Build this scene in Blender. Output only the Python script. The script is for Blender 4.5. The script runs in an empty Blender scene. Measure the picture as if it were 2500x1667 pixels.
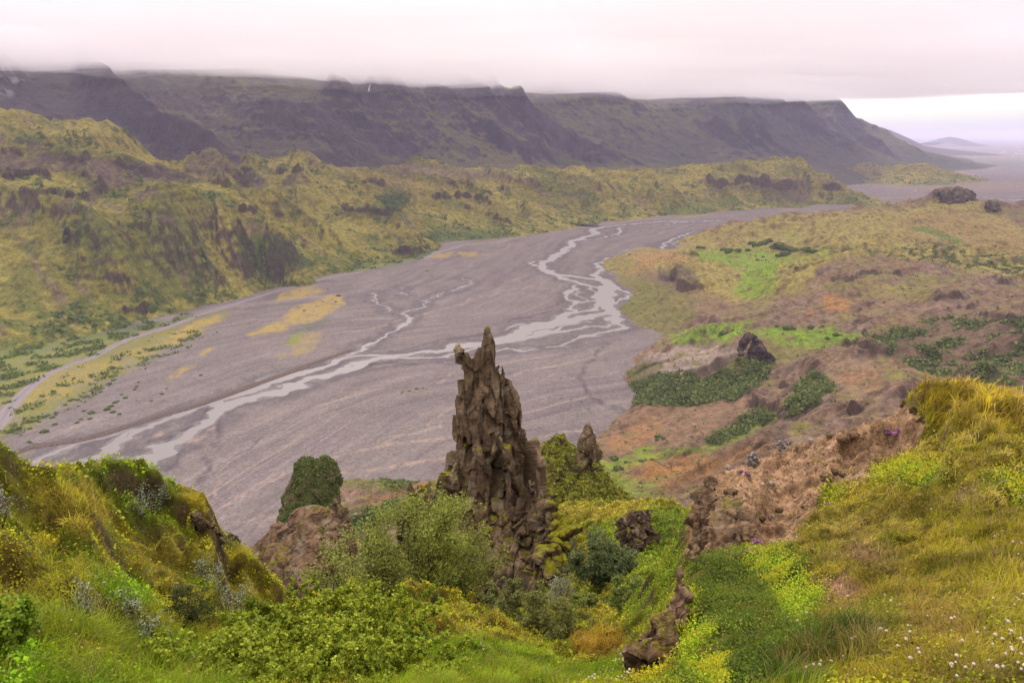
import bpy, bmesh, math, random
import numpy as np
from mathutils import Vector

SC = bpy.context.scene
COLL = SC.collection
# ------------------------------------------------------------ camera
CAMZ, PITCH, FPX = 250.0, math.radians(15.63), 1806.0     # reference frame is 2500 x 1667
cam_d = bpy.data.cameras.new("camera"); cam = bpy.data.objects.new("camera", cam_d); COLL.objects.link(cam)
cam.location = (0, 0, CAMZ); cam.rotation_euler = (math.pi/2 - PITCH, 0, 0)
cam_d.sensor_width = 36.0; cam_d.lens = 36.0*FPX/2500.0
cam_d.clip_start = 0.05; cam_d.clip_end = 150000
SC.camera = cam
# ------------------------------------------------------------ exposure / engine
SC.view_settings.view_transform = 'Standard'; SC.view_settings.look = 'None'
SC.view_settings.exposure = 0.68; SC.view_settings.gamma = 1.0; SC.view_settings.use_curve_mapping = False
SC.render.engine = 'CYCLES'
SC.cycles.max_bounces = 6; SC.cycles.diffuse_bounces = 2; SC.cycles.glossy_bounces = 2
SC.cycles.transparent_max_bounces = 12; SC.cycles.transmission_bounces = 3; SC.cycles.volume_bounces = 2
# ------------------------------------------------------------ world: overcast daylight
W = bpy.data.worlds.new("World"); SC.world = W; W.use_nodes = True
nt = W.node_tree; nt.nodes.clear()
def N(nt, typ, **kw):
    n = nt.nodes.new(typ)
    for k, v in kw.items():
        if k == 'inp':
            for kk, vv in v.items(): n.inputs[kk].default_value = vv
        else: setattr(n, k, v)
    return n
def lk(nt, a, b): nt.links.new(a, b)
SUN_EL, SUN_AZ = math.radians(34), math.radians(-12)   # azimuth measured from +Y towards +X
out = N(nt, 'ShaderNodeOutputWorld')
sky = N(nt, 'ShaderNodeTexSky', sky_type='NISHITA', sun_disc=False)
sky.sun_elevation = SUN_EL; sky.sun_rotation = SUN_AZ; sky.air_density = 1.0; sky.dust_density = 3.0
bg1 = N(nt, 'ShaderNodeBackground', inp={'Strength': 0.05}); lk(nt, sky.outputs[0], bg1.inputs[0])
tc = N(nt, 'ShaderNodeTexCoord'); sep = N(nt, 'ShaderNodeSeparateXYZ'); lk(nt, tc.outputs['Generated'], sep.inputs[0])
# cloud brightness by elevation: bright at the horizon gap, a little darker above it, brightest overhead
mr = N(nt, 'ShaderNodeMapRange', inp={'From Min': 0.0, 'From Max': 1.0}); lk(nt, sep.outputs['Z'], mr.inputs['Value'])
ramp = N(nt, 'ShaderNodeValToRGB'); lk(nt, mr.outputs[0], ramp.inputs[0])
cr = ramp.color_ramp
def stops(cr, L):
    while len(cr.elements) > 1: cr.elements.remove(cr.elements[-1])
    cr.elements[0].position = L[0][0]; cr.elements[0].color = (*L[0][1], 1)
    for p, c in L[1:]:
        e = cr.elements.new(p); e.color = (*c, 1)
stops(cr, [(0.0, (.40, .44, .50)), (0.035, (.56, .56, .57)), (0.08, (.46, .43, .47)), (0.20, (.52, .47, .50)), (0.30, (.74, .67, .69)), (0.6, (1.0, .93, .88)), (1.0, (1.0, .94, .88))])
gain = N(nt, 'ShaderNodeMapRange', inp={'From Min': 0.22, 'From Max': 0.85, 'To Min': 1.0, 'To Max': 1.9}); lk(nt, sep.outputs['Z'], gain.inputs['Value'])
mp = N(nt, 'ShaderNodeMapping', inp={'Scale': (1.0, 1.0, 4.0)}); lk(nt, tc.outputs['Generated'], mp.inputs[0])
nz = N(nt, 'ShaderNodeTexNoise', inp={'Scale': 2.2, 'Detail': 4.0, 'Roughness': 0.5}); lk(nt, mp.outputs[0], nz.inputs['Vector'])
nzr = N(nt, 'ShaderNodeMapRange', inp={'From Min': 0.3, 'From Max': 0.7, 'To Min': 0.9, 'To Max': 1.10}); lk(nt, nz.outputs[0], nzr.inputs['Value'])
m1 = N(nt, 'ShaderNodeMath', operation='MULTIPLY'); lk(nt, gain.outputs[0], m1.inputs[0]); lk(nt, nzr.outputs[0], m1.inputs[1])
# the brighter patch of cloud in front of the sun
dotn = N(nt, 'ShaderNodeVectorMath', operation='DOT_PRODUCT'); lk(nt, tc.outputs['Generated'], dotn.inputs[0])
gd = Vector((-0.20, 1.0, 0.20)).normalized(); dotn.inputs[1].default_value = gd
gl = N(nt, 'ShaderNodeMapRange', interpolation_type='SMOOTHSTEP', inp={'From Min': 0.88, 'From Max': 1.0, 'To Min': 0.0, 'To Max': 0.75}); lk(nt, dotn.outputs['Value'], gl.inputs['Value'])
m2 = N(nt, 'ShaderNodeMath', operation='ADD'); lk(nt, m1.outputs[0], m2.inputs[0]); lk(nt, gl.outputs[0], m2.inputs[1])
bg2 = N(nt, 'ShaderNodeBackground'); lk(nt, ramp.outputs[0], bg2.inputs[0]); lk(nt, m2.outputs[0], bg2.inputs[1])
add = N(nt, 'ShaderNodeAddShader'); lk(nt, bg1.outputs[0], add.inputs[0]); lk(nt, bg2.outputs[0], add.inputs[1])
lk(nt, add.outputs[0], out.inputs[0])
# ------------------------------------------------------------ sun behind the overcast
sd = bpy.data.lights.new("sun", 'SUN'); sd.energy = 1.5; sd.angle = math.radians(10); sd.color = (1.0, .93, .82)
so = bpy.data.objects.new("sun", sd); COLL.objects.link(so)
sv = Vector((math.sin(SUN_AZ)*math.cos(SUN_EL), math.cos(SUN_AZ)*math.cos(SUN_EL), math.sin(SUN_EL)))
so.rotation_euler = sv.to_track_quat('Z', 'Y').to_euler(); so.location = (0, 0, 400)

# ------------------------------------------------------------ surveying helpers: photo pixel <-> world
CP, SP = math.cos(PITCH), math.sin(PITCH)
ZOOM = dict(S=(0,0,1), P=(0,0,.9408), Z1=(1200,500,4.704), Z2=(700,560,3.92), Z3=(0,760,3.136), Z4=(1400,700,3.136), Z5=(1900,280,3.92),
            G=(0,1060,2.584), H=(600,1080,2.671), I=(1200,1120,2.867), J=(1650,880,3.266), K=(1900,1150,3.033),
            L=(0,200,3.618), M=(600,160,3.618), N=(1700,420,2.94), R=(950,780,2.24))
def zp(z, *pts):
    x0, y0, s = ZOOM[z]
    return [(x0+p[0]/s, y0+p[1]/s)+tuple(p[2:]) for p in pts]
def ray(X, Y):
    u = (np.asarray(X, float)-1250)/FPX; v = (833.5-np.asarray(Y, float))/FPX
    dx, dy, dz = u, CP+v*SP, -SP+v*CP
    h = np.hypot(dx, dy)
    return np.arctan2(dx, dy), dz/h            # azimuth, tangent of elevation
def floor_r(X, Y, z=0.0):
    a, t = ray(X, Y); return (z-CAMZ)/t
def pt(X, Y, r):                               # world point at horizontal distance r
    a, t = ray(X, Y); return Vector((r*math.sin(a), r*math.cos(a), CAMZ+t*r))
def project(x, y, z):
    dz = z-CAMZ
    f = y*CP-dz*SP; up = y*SP+dz*CP
    f = np.maximum(f, 1e-3)
    return 1250+FPX*x/f, 833.5-FPX*up/f
def az_of(X, r, z):                            # azimuth of the point at column X, distance r, height z
    u = (X-1250)/FPX; a = math.atan(u)
    for _ in range(12):
        x, y = r*math.sin(a), r*math.cos(a)
        f = y*CP-(z-CAMZ)*SP
        a = math.atan2(u*f, y)
    return a
# ------------------------------------------------------------ noise
_rs = np.random.RandomState(7)
_PERM = _rs.permutation(512); _PERM = np.concatenate([_PERM, _PERM])
_GA = _rs.rand(512)*2*np.pi; _GX = np.cos(_GA).astype(np.float32); _GY = np.sin(_GA).astype(np.float32)
def perlin(x, y, seed=0):
    xi = np.floor(x).astype(np.int64); yi = np.floor(y).astype(np.int64)
    xf = (x-xi).astype(np.float32); yf = (y-yi).astype(np.float32)
    u = xf*xf*xf*(xf*(xf*6-15)+10); v = yf*yf*yf*(yf*(yf*6-15)+10)
    xi = (xi+seed*37) & 511; yi = (yi+seed*91) & 511
    x1 = (xi+1) & 511; y1 = (yi+1) & 511
    def g(a, b, fx, fy):
        h = _PERM[_PERM[a]+b]; return _GX[h]*fx+_GY[h]*fy
    n00 = g(xi, yi, xf, yf); n10 = g(x1, yi, xf-1, yf); n01 = g(xi, y1, xf, yf-1); n11 = g(x1, y1, xf-1, yf-1)
    a = n00+u*(n10-n00); b = n01+u*(n11-n01)
    return (a+v*(b-a))*1.5
def fbm(x, y, oct=5, seed=0, gain=.5, lac=2.03):
    s = 0; a = 1.0; t = 0
    for i in range(oct):
        s = s+a*perlin(x, y, seed+i*3); t += a; a *= gain; x = x*lac+13.7; y = y*lac+7.3
    return s/t
def ridged(x, y, oct=5, seed=0, gain=.55, lac=2.1):
    s = 0; a = 1.0; t = 0; w = 1.0
    for i in range(oct):
        n = 1-np.abs(perlin(x, y, seed+i*5))*1.6; n = np.clip(n, 0, 1)**2*w
        s = s+a*n; t += a; w = np.clip(n*1.6, 0, 1); a *= gain; x = x*lac+3.1; y = y*lac+9.2
    return s/t
def sstep(a, b, x):
    t = np.clip((x-a)/(b-a), 0, 1); return t*t*(3-2*t)
# 3-D noise for rocks
_G3 = _rs.randn(512, 3).astype(np.float32); _G3 /= np.linalg.norm(_G3, axis=1)[:, None]
def perlin3(p, seed=0):
    pi = np.floor(p).astype(np.int64); f = (p-pi).astype(np.float32); u = f*f*f*(f*(f*6-15)+10)
    pi = (pi+np.array([seed*37, seed*17, seed*71])) & 511
    r = 0
    for dx in (0, 1):
        wx = u[:, 0] if dx else 1-u[:, 0]
        for dy in (0, 1):
            wy = u[:, 1] if dy else 1-u[:, 1]
            for dz in (0, 1):
                wz = u[:, 2] if dz else 1-u[:, 2]
                h = _PERM[(_PERM[_PERM[(pi[:, 0]+dx) & 511]+((pi[:, 1]+dy) & 511)]+((pi[:, 2]+dz) & 511)) % 1024]
                g = _G3[h]; d = f-np.array([dx, dy, dz], np.float32)
                r = r+wx*wy*wz*(g*d).sum(1)
    return r*1.6
def fbm3(p, oct=4, seed=0, gain=.5):
    s = 0; a = 1; t = 0
    for i in range(oct): s = s+a*perlin3(p, seed+i); t += a; a *= gain; p = p*2.03+5.1
    return s/t
# ------------------------------------------------------------ heights from surveyed points
def controls(L):
    """rows: (X, Y, r) a seen point, (X, Y, None) a point on the valley floor, (X, r, 'z', z) a hidden point"""
    A = []
    for c in L:
        if len(c) == 4:
            X, r, _, z = c; A.append((az_of(X, r, z), math.log(r), (z-CAMZ)/r))
        else:
            X, Y, r = c
            a, t = ray(X, Y)
            if r is None: r = -CAMZ/t
            A.append((float(a), math.log(r), float(t)))
    return np.array(A)
def rbf(A, c=.02, smooth=1e-4):
    n = len(A); D = np.hypot(A[:, None, 0]-A[None, :, 0], A[:, None, 1]-A[None, :, 1])
    K = -np.sqrt(D*D+c*c)
    M = np.zeros((n+3, n+3)); M[:n, :n] = K-np.eye(n)*smooth; M[:n, n] = 1; M[:n, n+1] = A[:, 0]; M[:n, n+2] = A[:, 1]
    M[n:, :n] = M[:n, n:].T
    w = np.linalg.solve(M, np.concatenate([A[:, 2], [0, 0, 0]]))
    def f(a, l):
        sh = a.shape; a = a.ravel(); l = l.ravel(); o = w[n]+w[n+1]*a+w[n+2]*l
        for i in range(n):
            o -= w[i]*np.sqrt((a-A[i, 0])**2+(l-A[i, 1])**2+c*c)
        return o.reshape(sh)
    return f
def erode(z, cell, batches=30, npart=8000, steps=50, seed=1, inertia=.25, cap=2.2, ero=.25, dep=.25):
    rng = np.random.RandomState(seed); R, C = z.shape; z = z.copy(); cellf = np.broadcast_to(cell, z.shape)
    for b in range(batches):
        pr = rng.rand(npart)*(R-3)+1; pc = rng.rand(npart)*(C-3)+1
        vr = np.zeros(npart); vc = np.zeros(npart); spd = np.ones(npart); sed = np.zeros(npart); wat = np.ones(npart)
        for s in range(steps):
            i = pr.astype(int); j = pc.astype(int); fr = pr-i; fc = pc-j
            h00 = z[i, j]; h10 = z[i+1, j]; h01 = z[i, j+1]; h11 = z[i+1, j+1]; cl = cellf[i, j]
            gr = ((h10-h00)*(1-fc)+(h11-h01)*fc)/cl; gc = ((h01-h00)*(1-fr)+(h11-h10)*fr)/cl
            h = h00*(1-fr)*(1-fc)+h10*fr*(1-fc)+h01*(1-fr)*fc+h11*fr*fc
            vr = vr*inertia-gr*(1-inertia); vc = vc*inertia-gc*(1-inertia); n = np.hypot(vr, vc)+1e-9; vr /= n; vc /= n
            qr = np.clip(pr+vr, 1, R-3.01); qc = np.clip(pc+vc, 1, C-3.01)
            i2 = qr.astype(int); j2 = qc.astype(int); f2 = qr-i2; g2 = qc-j2
            h2 = z[i2, j2]*(1-f2)*(1-g2)+z[i2+1, j2]*f2*(1-g2)+z[i2, j2+1]*(1-f2)*g2+z[i2+1, j2+1]*f2*g2
            dh = (h2-h)/cl
            c = np.maximum(-dh, .01)*spd*wat*cap
            up = dh > 0
            d = np.where(up, np.minimum(dh, sed), np.where(sed > c, (sed-c)*dep, -np.minimum((c-sed)*ero, -dh*.8)))
            d = np.clip(d, -.35, .5)
            sed = sed-d; dd = d*cl
            np.add.at(z, (i, j), dd*(1-fr)*(1-fc)); np.add.at(z, (i+1, j), dd*fr*(1-fc))
            np.add.at(z, (i, j+1), dd*(1-fr)*fc); np.add.at(z, (i+1, j+1), dd*fr*fc)
            spd = np.sqrt(np.maximum(spd*spd-dh*1.5, .05)).clip(0, 3); wat *= .98; pr, pc = qr, qc
    return z
def upsample(g, R, C):
    r = np.linspace(0, g.shape[0]-1.001, R); c = np.linspace(0, g.shape[1]-1.001, C)
    i = r.astype(int)[:, None]; j = c.astype(int)[None, :]; fr = (r-r.astype(int))[:, None]; fc = (c-c.astype(int))[None, :]
    return g[i, j]*(1-fr)*(1-fc)+g[i+1, j]*fr*(1-fc)+g[i, j+1]*(1-fr)*fc+g[i+1, j+1]*fr*fc
class Grid:
    """a patch of land on a polar lattice, cells square and growing with distance"""
    def __init__(s, azl, azr, r0, r1, cols, rows=None):
        a = np.linspace(math.radians(azl), math.radians(azr), cols); d = a[1]-a[0]
        if rows is None: rows = int(math.log(r1/r0)/d)
        s.R, s.C = rows, cols; s.a = a; s.l = np.linspace(math.log(r0), math.log(r1), rows)
        s.fill()
    def fill(s):
        s.A, s.Lr = np.meshgrid(s.a, s.l); s.r = np.exp(s.Lr)
        s.x = s.r*np.sin(s.A); s.y = s.r*np.cos(s.A); s.cell = s.r*(s.a[1]-s.a[0])
    def from_controls(s, A, k=3, c=.02, ero=None, pre=None):
        f = rbf(A, c); Rc, Cc = s.R//k, s.C//k
        a = np.linspace(s.a[0], s.a[-1], Cc); l = np.interp(np.linspace(0, s.R-1, Rc), np.arange(s.R), s.l); AA, LL = np.meshgrid(a, l); rr = np.exp(LL)
        z = CAMZ+f(AA, LL)*rr
        if pre is not None: z = pre(z, rr*np.sin(AA), rr*np.cos(AA), rr)
        if ero: z = erode(z, rr*(a[1]-a[0]), **ero)
        s.z = upsample(z, s.R, s.C); s.zs = s.z.copy()
    def finish(s):
        gz_r = np.gradient(s.z, axis=0)/np.maximum(np.gradient(s.r, axis=0), 1e-6); gz_a = np.gradient(s.z, axis=1)/s.cell
        s.gr, s.ga = gz_r, gz_a; s.slope = np.hypot(gz_r, gz_a)
        s.X, s.Y = project(s.x, s.y, s.z)
def smooth2(a, n=1):
    for _ in range(n):
        p = np.pad(a, 1, mode='edge'); a = (p[:-2, 1:-1]+p[2:, 1:-1]+p[1:-1, :-2]+p[1:-1, 2:]+2*a)/6
    return a
def link(o, parent=None):
    COLL.objects.link(o)
    if parent is not None: o.parent = parent
    return o
def mesh_np(name, co, faces, mat, col=None, smooth=True, parent=None, attrs=None):
    """co (n,3), faces (m,k) of one size"""
    me = bpy.data.meshes.new(name); n = len(co); m, k = faces.shape
    me.vertices.add(n); me.vertices.foreach_set('co', np.ascontiguousarray(co, np.float32).ravel())
    me.loops.add(m*k); me.loops.foreach_set('vertex_index', np.ascontiguousarray(faces, np.int32).ravel())
    me.polygons.add(m); me.polygons.foreach_set('loop_start', np.arange(0, m*k, k, dtype=np.int32))
    me.polygons.foreach_set('use_smooth', np.full(m, smooth))
    me.update()
    if col is not None:
        at = me.attributes.new('Col', 'FLOAT_COLOR', 'POINT')
        c4 = np.ones((n, 4), np.float32); c4[:, :3] = col; at.data.foreach_set('color', c4.ravel())
    for kk, vv in (attrs or {}).items():
        at = me.attributes.new(kk, 'FLOAT', 'POINT'); at.data.foreach_set('value', np.ascontiguousarray(vv, np.float32).ravel())
    me.materials.append(mat)
    o = bpy.data.objects.new(name, me); link(o, parent); return o
def grid_faces(R, C, keep=None):
    i = np.arange(R*C).reshape(R, C)
    f = np.stack([i[:-1, :-1], i[:-1, 1:], i[1:, 1:], i[1:, :-1]], -1).reshape(-1, 4)
    if keep is not None: f = f[keep.ravel()[f].any(1)]
    return f
def compact(co, faces, *arrs):
    used = np.zeros(len(co), bool); used[faces.ravel()] = True; idx = np.cumsum(used)-1
    return (co[used], idx[faces])+tuple(a[used] if a is not None else None for a in arrs)
def emit_grid(name, g, mat, col, keep=None):
    co = np.stack([g.x, g.y, g.z], -1).reshape(-1, 3); f = grid_faces(g.R, g.C, keep)
    co, f, c = compact(co, f, col.reshape(-1, 3))
    return mesh_np(name, co, f, mat, c)
def tag(o, label=None, cat=None, group=None, kind=None):
    if label: o['label'] = label
    if cat: o['category'] = cat
    if group: o['group'] = group
    if kind: o['kind'] = kind
    return o
# ------------------------------------------------------------ colour (albedo) helpers
def S(r, g, b, k=.46):
    c = np.array([r, g, b])/255.0
    return np.where(c <= .04045, c/12.92, ((c+.055)/1.055)**2.4)*k
def mixc(col, c, m):
    return col+(np.asarray(c)-col)*m[..., None]
def poly_mask(X, Y, poly, f=6.0):
    poly = np.array(poly, float)[:, :2]; m = np.zeros(X.shape)
    lo = poly.min(0)-f; hi = poly.max(0)+f
    s = (X > lo[0]) & (X < hi[0]) & (Y > lo[1]) & (Y < hi[1])
    if not s.any(): return m
    x, y = X[s], Y[s]; d = np.full(x.shape, 1e9); ins = np.zeros(x.shape, bool); n = len(poly)
    for i in range(n):
        ax, ay = poly[i]; bx, by = poly[(i+1) % n]; ex, ey = bx-ax, by-ay
        t = np.clip(((x-ax)*ex+(y-ay)*ey)/(ex*ex+ey*ey+1e-9), 0, 1); d = np.minimum(d, np.hypot(x-ax-t*ex, y-ay-t*ey))
        if abs(ey) > 1e-9:
            ins ^= ((ay > y) != (by > y)) & (x < ex*(y-ay)/ey+ax)
    sd = np.where(ins, d, -d); m[s] = sstep(-f, f, sd); return m
def line_dist(x, y, pts, w=None, pad=1e9):
    """distance to a polyline minus its local half width"""
    out_ = np.full(x.shape, 1e9); pts = np.array(pts, float)
    w = np.zeros(len(pts)) if w is None else np.broadcast_to(np.asarray(w, float), (len(pts),))
    lo = pts[:, :2].min(0)-pad; hi = pts[:, :2].max(0)+pad
    s = (x > lo[0]) & (x < hi[0]) & (y > lo[1]) & (y < hi[1])
    if not s.any(): return out_
    xs, ys = x[s], y[s]; d = np.full(xs.shape, 1e9)
    for i in range(len(pts)-1):
        ax, ay = pts[i, :2]; bx, by = pts[i+1, :2]; ex, ey = bx-ax, by-ay
        t = np.clip(((xs-ax)*ex+(ys-ay)*ey)/(ex*ex+ey*ey+1e-9), 0, 1)
        d = np.minimum(d, np.hypot(xs-ax-t*ex, ys-ay-t*ey)-(w[i]+t*(w[i+1]-w[i])))
    out_[s] = d; return out_
def smooth_line(pts, n=6):
    """Catmull-Rom through the points"""
    p = np.array(pts, float); q = np.vstack([2*p[0]-p[1], p, 2*p[-1]-p[-2]]); o = []
    for i in range(1, len(q)-2):
        for t in np.linspace(0, 1, n, endpoint=False):
            o.append(.5*((2*q[i])+(-q[i-1]+q[i+1])*t+(2*q[i-1]-5*q[i]+4*q[i+1]-q[i+2])*t*t+(-q[i-1]+3*q[i]-3*q[i+1]+q[i+2])*t**3))
    o.append(p[-1]); return np.array(o)
# ------------------------------------------------------------ materials
def mat_land(name, scale, bump=.5, var=.5, rough=.95, fine=6.0, dist=1.0):
    m = bpy.data.materials.new(name); m.use_nodes = True; nt = m.node_tree; b = nt.nodes['Principled BSDF']
    b.inputs['Roughness'].default_value = rough; b.inputs['Specular IOR Level'].default_value = .15
    at = N(nt, 'ShaderNodeAttribute', attribute_name='Col'); geo = N(nt, 'ShaderNodeNewGeometry')
    n1 = N(nt, 'ShaderNodeTexNoise', inp={'Scale': scale, 'Detail': 8.0, 'Roughness': .65}); lk(nt, geo.outputs['Position'], n1.inputs['Vector'])
    n2 = N(nt, 'ShaderNodeTexNoise', inp={'Scale': scale*fine, 'Detail': 4.0, 'Roughness': .7}); lk(nt, geo.outputs['Position'], n2.inputs['Vector'])
    r1 = N(nt, 'ShaderNodeMapRange', inp={'From Min': .36, 'From Max': .64, 'To Min': 1-var, 'To Max': 1+var}); lk(nt, n1.outputs[0], r1.inputs['Value'])
    r2 = N(nt, 'ShaderNodeMapRange', inp={'From Min': .33, 'From Max': .67, 'To Min': 1-var*.9, 'To Max': 1+var*.9}); lk(nt, n2.outputs[0], r2.inputs['Value'])
    mm = N(nt, 'ShaderNodeMath', operation='MULTIPLY'); lk(nt, r1.outputs[0], mm.inputs[0]); lk(nt, r2.outputs[0], mm.inputs[1])
    vm = N(nt, 'ShaderNodeVectorMath', operation='SCALE'); lk(nt, at.outputs['Color'], vm.inputs[0]); lk(nt, mm.outputs[0], vm.inputs['Scale'])
    lk(nt, vm.outputs[0], b.inputs['Base Color'])
    ad = N(nt, 'ShaderNodeMath', operation='MULTIPLY_ADD', inp={1: .35}); lk(nt, n2.outputs[0], ad.inputs[0]); lk(nt, n1.outputs[0], ad.inputs[2])
    bp = N(nt, 'ShaderNodeBump', inp={'Strength': bump, 'Distance': dist/scale}); lk(nt, ad.outputs[0], bp.inputs['Height']); lk(nt, bp.outputs[0], b.inputs['Normal'])
    return m
def mat_water(name, col, rough=.25):
    m = bpy.data.materials.new(name); m.use_nodes = True; nt = m.node_tree; b = nt.nodes['Principled BSDF']
    b.inputs['Base Color'].default_value = (*col, 1); b.inputs['Roughness'].default_value = rough; b.inputs['Specular IOR Level'].default_value = .5
    geo = N(nt, 'ShaderNodeNewGeometry'); n1 = N(nt, 'ShaderNodeTexNoise', inp={'Scale': .35, 'Detail': 5.0}); lk(nt, geo.outputs['Position'], n1.inputs['Vector'])
    bp = N(nt, 'ShaderNodeBump', inp={'Strength': .35, 'Distance': .3}); lk(nt, n1.outputs[0], bp.inputs['Height']); lk(nt, bp.outputs[0], b.inputs['Normal'])
    return m
def mat_vol(name, dens, col, an=0.0):
    m = bpy.data.materials.new(name); m.use_nodes = True; nt = m.node_tree; nt.nodes.clear()
    o = N(nt, 'ShaderNodeOutputMaterial'); v = N(nt, 'ShaderNodeVolumePrincipled'); v.inputs['Density'].default_value = dens
    v.inputs['Color'].default_value = (*col, 1); v.inputs['Anisotropy'].default_value = an; lk(nt, v.outputs[0], o.inputs['Volume']); return m
# ============================================================ AIR AND CLOUD
def box_mesh(name, lo, hi, mat):
    x0, y0, z0 = lo; x1, y1, z1 = hi
    co = np.array([(x, y, z) for z in (z0, z1) for y in (y0, y1) for x in (x0, x1)], float)
    f = np.array([(0, 2, 3, 1), (4, 5, 7, 6), (0, 1, 5, 4), (2, 6, 7, 3), (0, 4, 6, 2), (1, 3, 7, 5)])
    return mesh_np(name, co, f, mat, smooth=False)
HAZE_D = 5.0e-5
hz = box_mesh('haze', (-60000, -3000, -40), (60000, 118000, 398), mat_vol('haze_air', HAZE_D, (.66, .63, .86)))
tag(hz, kind='stuff', label='thin lilac haze filling the valley air', cat='haze')

def cloud_deck(name='cloud_layer', x0=-9000, x1=7500, z0=458, z1=740, ztop=50, mid=590, mat=None, cut=0):
    R_, C_ = 110, 150; xs = np.linspace(x0, x1, C_); v = np.linspace(0, 1, R_)
    U, V = np.meshgrid(xs, v); far = np.interp(U, [-9000, -3000, 0, 1500, 2300, 3300, 5000, 7500], [7200, 7200, 6900, 6500, 5900, 4900, 4300, 4000])
    Yc = 1000+V*(far-1000)+ sstep(.5, .9, V)*260*fbm(U/700, V*3, 3, 3)
    lo = z0+(40 if not cut else 85)*np.clip(.45+1.6*fbm(U/900, Yc/900, 5, 81 if not cut else 87), 0, 1); hi = z1+ztop*fbm(U/1500, Yc/1500, 3, 83)
    t = np.minimum(np.minimum(V, 1-V)/.06, np.minimum((U-x0), (x1-U))/(900 if not cut else 1500)).clip(0, 1)**.6
    lo = mid+(lo-mid)*t-.5; hi = mid+(hi-mid)*t+.5
    co = np.concatenate([np.stack([U, Yc, lo], -1).reshape(-1, 3), np.stack([U, Yc, hi], -1).reshape(-1, 3)]); n = R_*C_
    f = grid_faces(R_, C_); i = np.arange(n).reshape(R_, C_)
    rim = np.concatenate([i[0, :], i[1:, -1], i[-1, -2::-1], i[-2:0:-1, 0]]); nx_ = np.roll(rim, -1)
    side = np.stack([rim, rim+n, nx_+n, nx_], -1)
    F = np.concatenate([f[:, ::-1], f+n, side[:, ::-1]])
    return mesh_np(name, co, F, mat or mat_vol('cloud_vapour', CLOUD_D, (.93, .89, .92), .58), smooth=False)
CLOUD_D = .0034
veil = cloud_deck('cloud_veil', -9000, 2600, 401, 540, 20, 470, mat_vol('veil_vapour', .0004, (.90, .86, .93), .3), 1); tag(veil, kind='stuff', label='thin mist veil hanging just below the cloud over the left range', cat='mist')
cl_ = cloud_deck(); tag(cl_, kind='stuff', label='low grey-pink cloud layer swallowing the mountain tops', cat='cloud')

# ============================================================ VALLEY FLOOR AND RIVER
def fw(pts, wscale=1.0):                       # floor points (X, Y, halfwidth in m) -> world x, y, halfwidth
    o = []
    for p in pts:
        r = float(floor_r(p[0], p[1])); a, _ = ray(p[0], p[1]); o.append((r*math.sin(a), r*math.cos(a), (p[2] if len(p) > 2 else 3)*wscale))
    return smooth_line(o, 5)
CH = []
def ch(z, *p, w=1.0): CH.append(fw(zp(z, *p), w))
ch('Z1', (2700,180,6), (2352,192,8), (2000,193,8), (1700,215,8), (1400,240,8), (1250,262,9), (1170,290,12), (1200,340,12), (1050,375,11), (930,425,10), (880,480,12), (800,550,12), (720,600,11), (640,650,11), (580,700,12), (600,745,11), (680,778,10), (760,800,10), (1000,830,9), (1200,850,9), (1310,885,12), (1345,930,13))
ch('Z1', (2200,205,2), (1900,235,3), (1600,250,3.5), (1480,270,4), (1475,310,4.5), (1380,350,4), (1250,385,3), (1060,405,2))
ch('Z1', (1180,330,3), (1300,335,3), (1420,325,3), (1470,300,3))
ch('Z1', (560,710,5), (480,700,3), (455,670,3), (500,655,3), (600,640,3))
ch('Z1', (780,810,5), (850,865,7), (950,895,7), (1100,925,7), (1250,955,9), (1310,985,12))
ch('Z1', (1345,930,16), (1330,1000,19), (1315,1080,19), (1325,1160,16), (1335,1220,14))
ch('Z1', (1345,600,3), (1290,660,5), (1225,710,6), (1240,780,7), (1250,830,9), (1300,880,10))
ch('Z1', (1350,900,7), (1430,945,6), (1520,985,5), (1580,1030,4), (1560,1065,3), (1500,1100,3), (1400,1140,6))
ch('Z1', (1335,1220,14), (1200,1265,11), (1000,1310,10), (850,1340,14), (700,1370,18), (560,1395,20), (430,1430,16), (300,1490,13), (100,1540,12), (-200,1590,12), (-500,1625,12))
ch('Z1', (990,1130,3), (920,1220,5), (800,1290,7), (720,1340,9), (560,1385,12))
ch('Z1', (1240,1100,3), (1090,1110,3), (990,1135,4))
ch('Z1', (960,930,4), (940,980,4), (900,1040,4), (900,1090,3), (990,1130,3)); ch('Z1', (990,985,1.5), (1040,1030,2), (1080,1070,2), (1095,1110,2))
ch('Z1', (1250,1150,4), (1150,1200,5), (980,1230,5), (900,1250,5)); ch('Z1', (1110,940,2), (1130,985,2), (1200,1010,2))
ch('Z1', (1350,1240,9), (1400,1300,8), (1500,1345,6), (1600,1385,5), (1500,1420,4), (1300,1460,3.5), (1100,1515,3), (900,1580,3), (650,1640,2))
ch('Z1', (1450,1355,3), (1300,1395,3), (1120,1395,3), (1000,1420,4), (850,1450,6), (700,1465,8), (560,1500,8), (350,1540,7), (200,1575,5))
ch('Z1', (1180,1345,2), (1000,1350,2), (880,1385,3), (780,1425,5), (700,1460,7))
ch('Z1', (640,1450,6), (480,1480,4), (340,1520,4)); ch('Z1', (420,1360,3), (300,1385,3), (200,1410,2), (190,1440,1.5))
ch('Z1', (2352,300,2.5), (2200,350,3), (2080,395,4.5), (2000,440,4.5), (1960,480,5), (2020,515,3)); ch('Z1', (2150,400,2.5), (2110,450,2.5), (2140,490,2))
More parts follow.
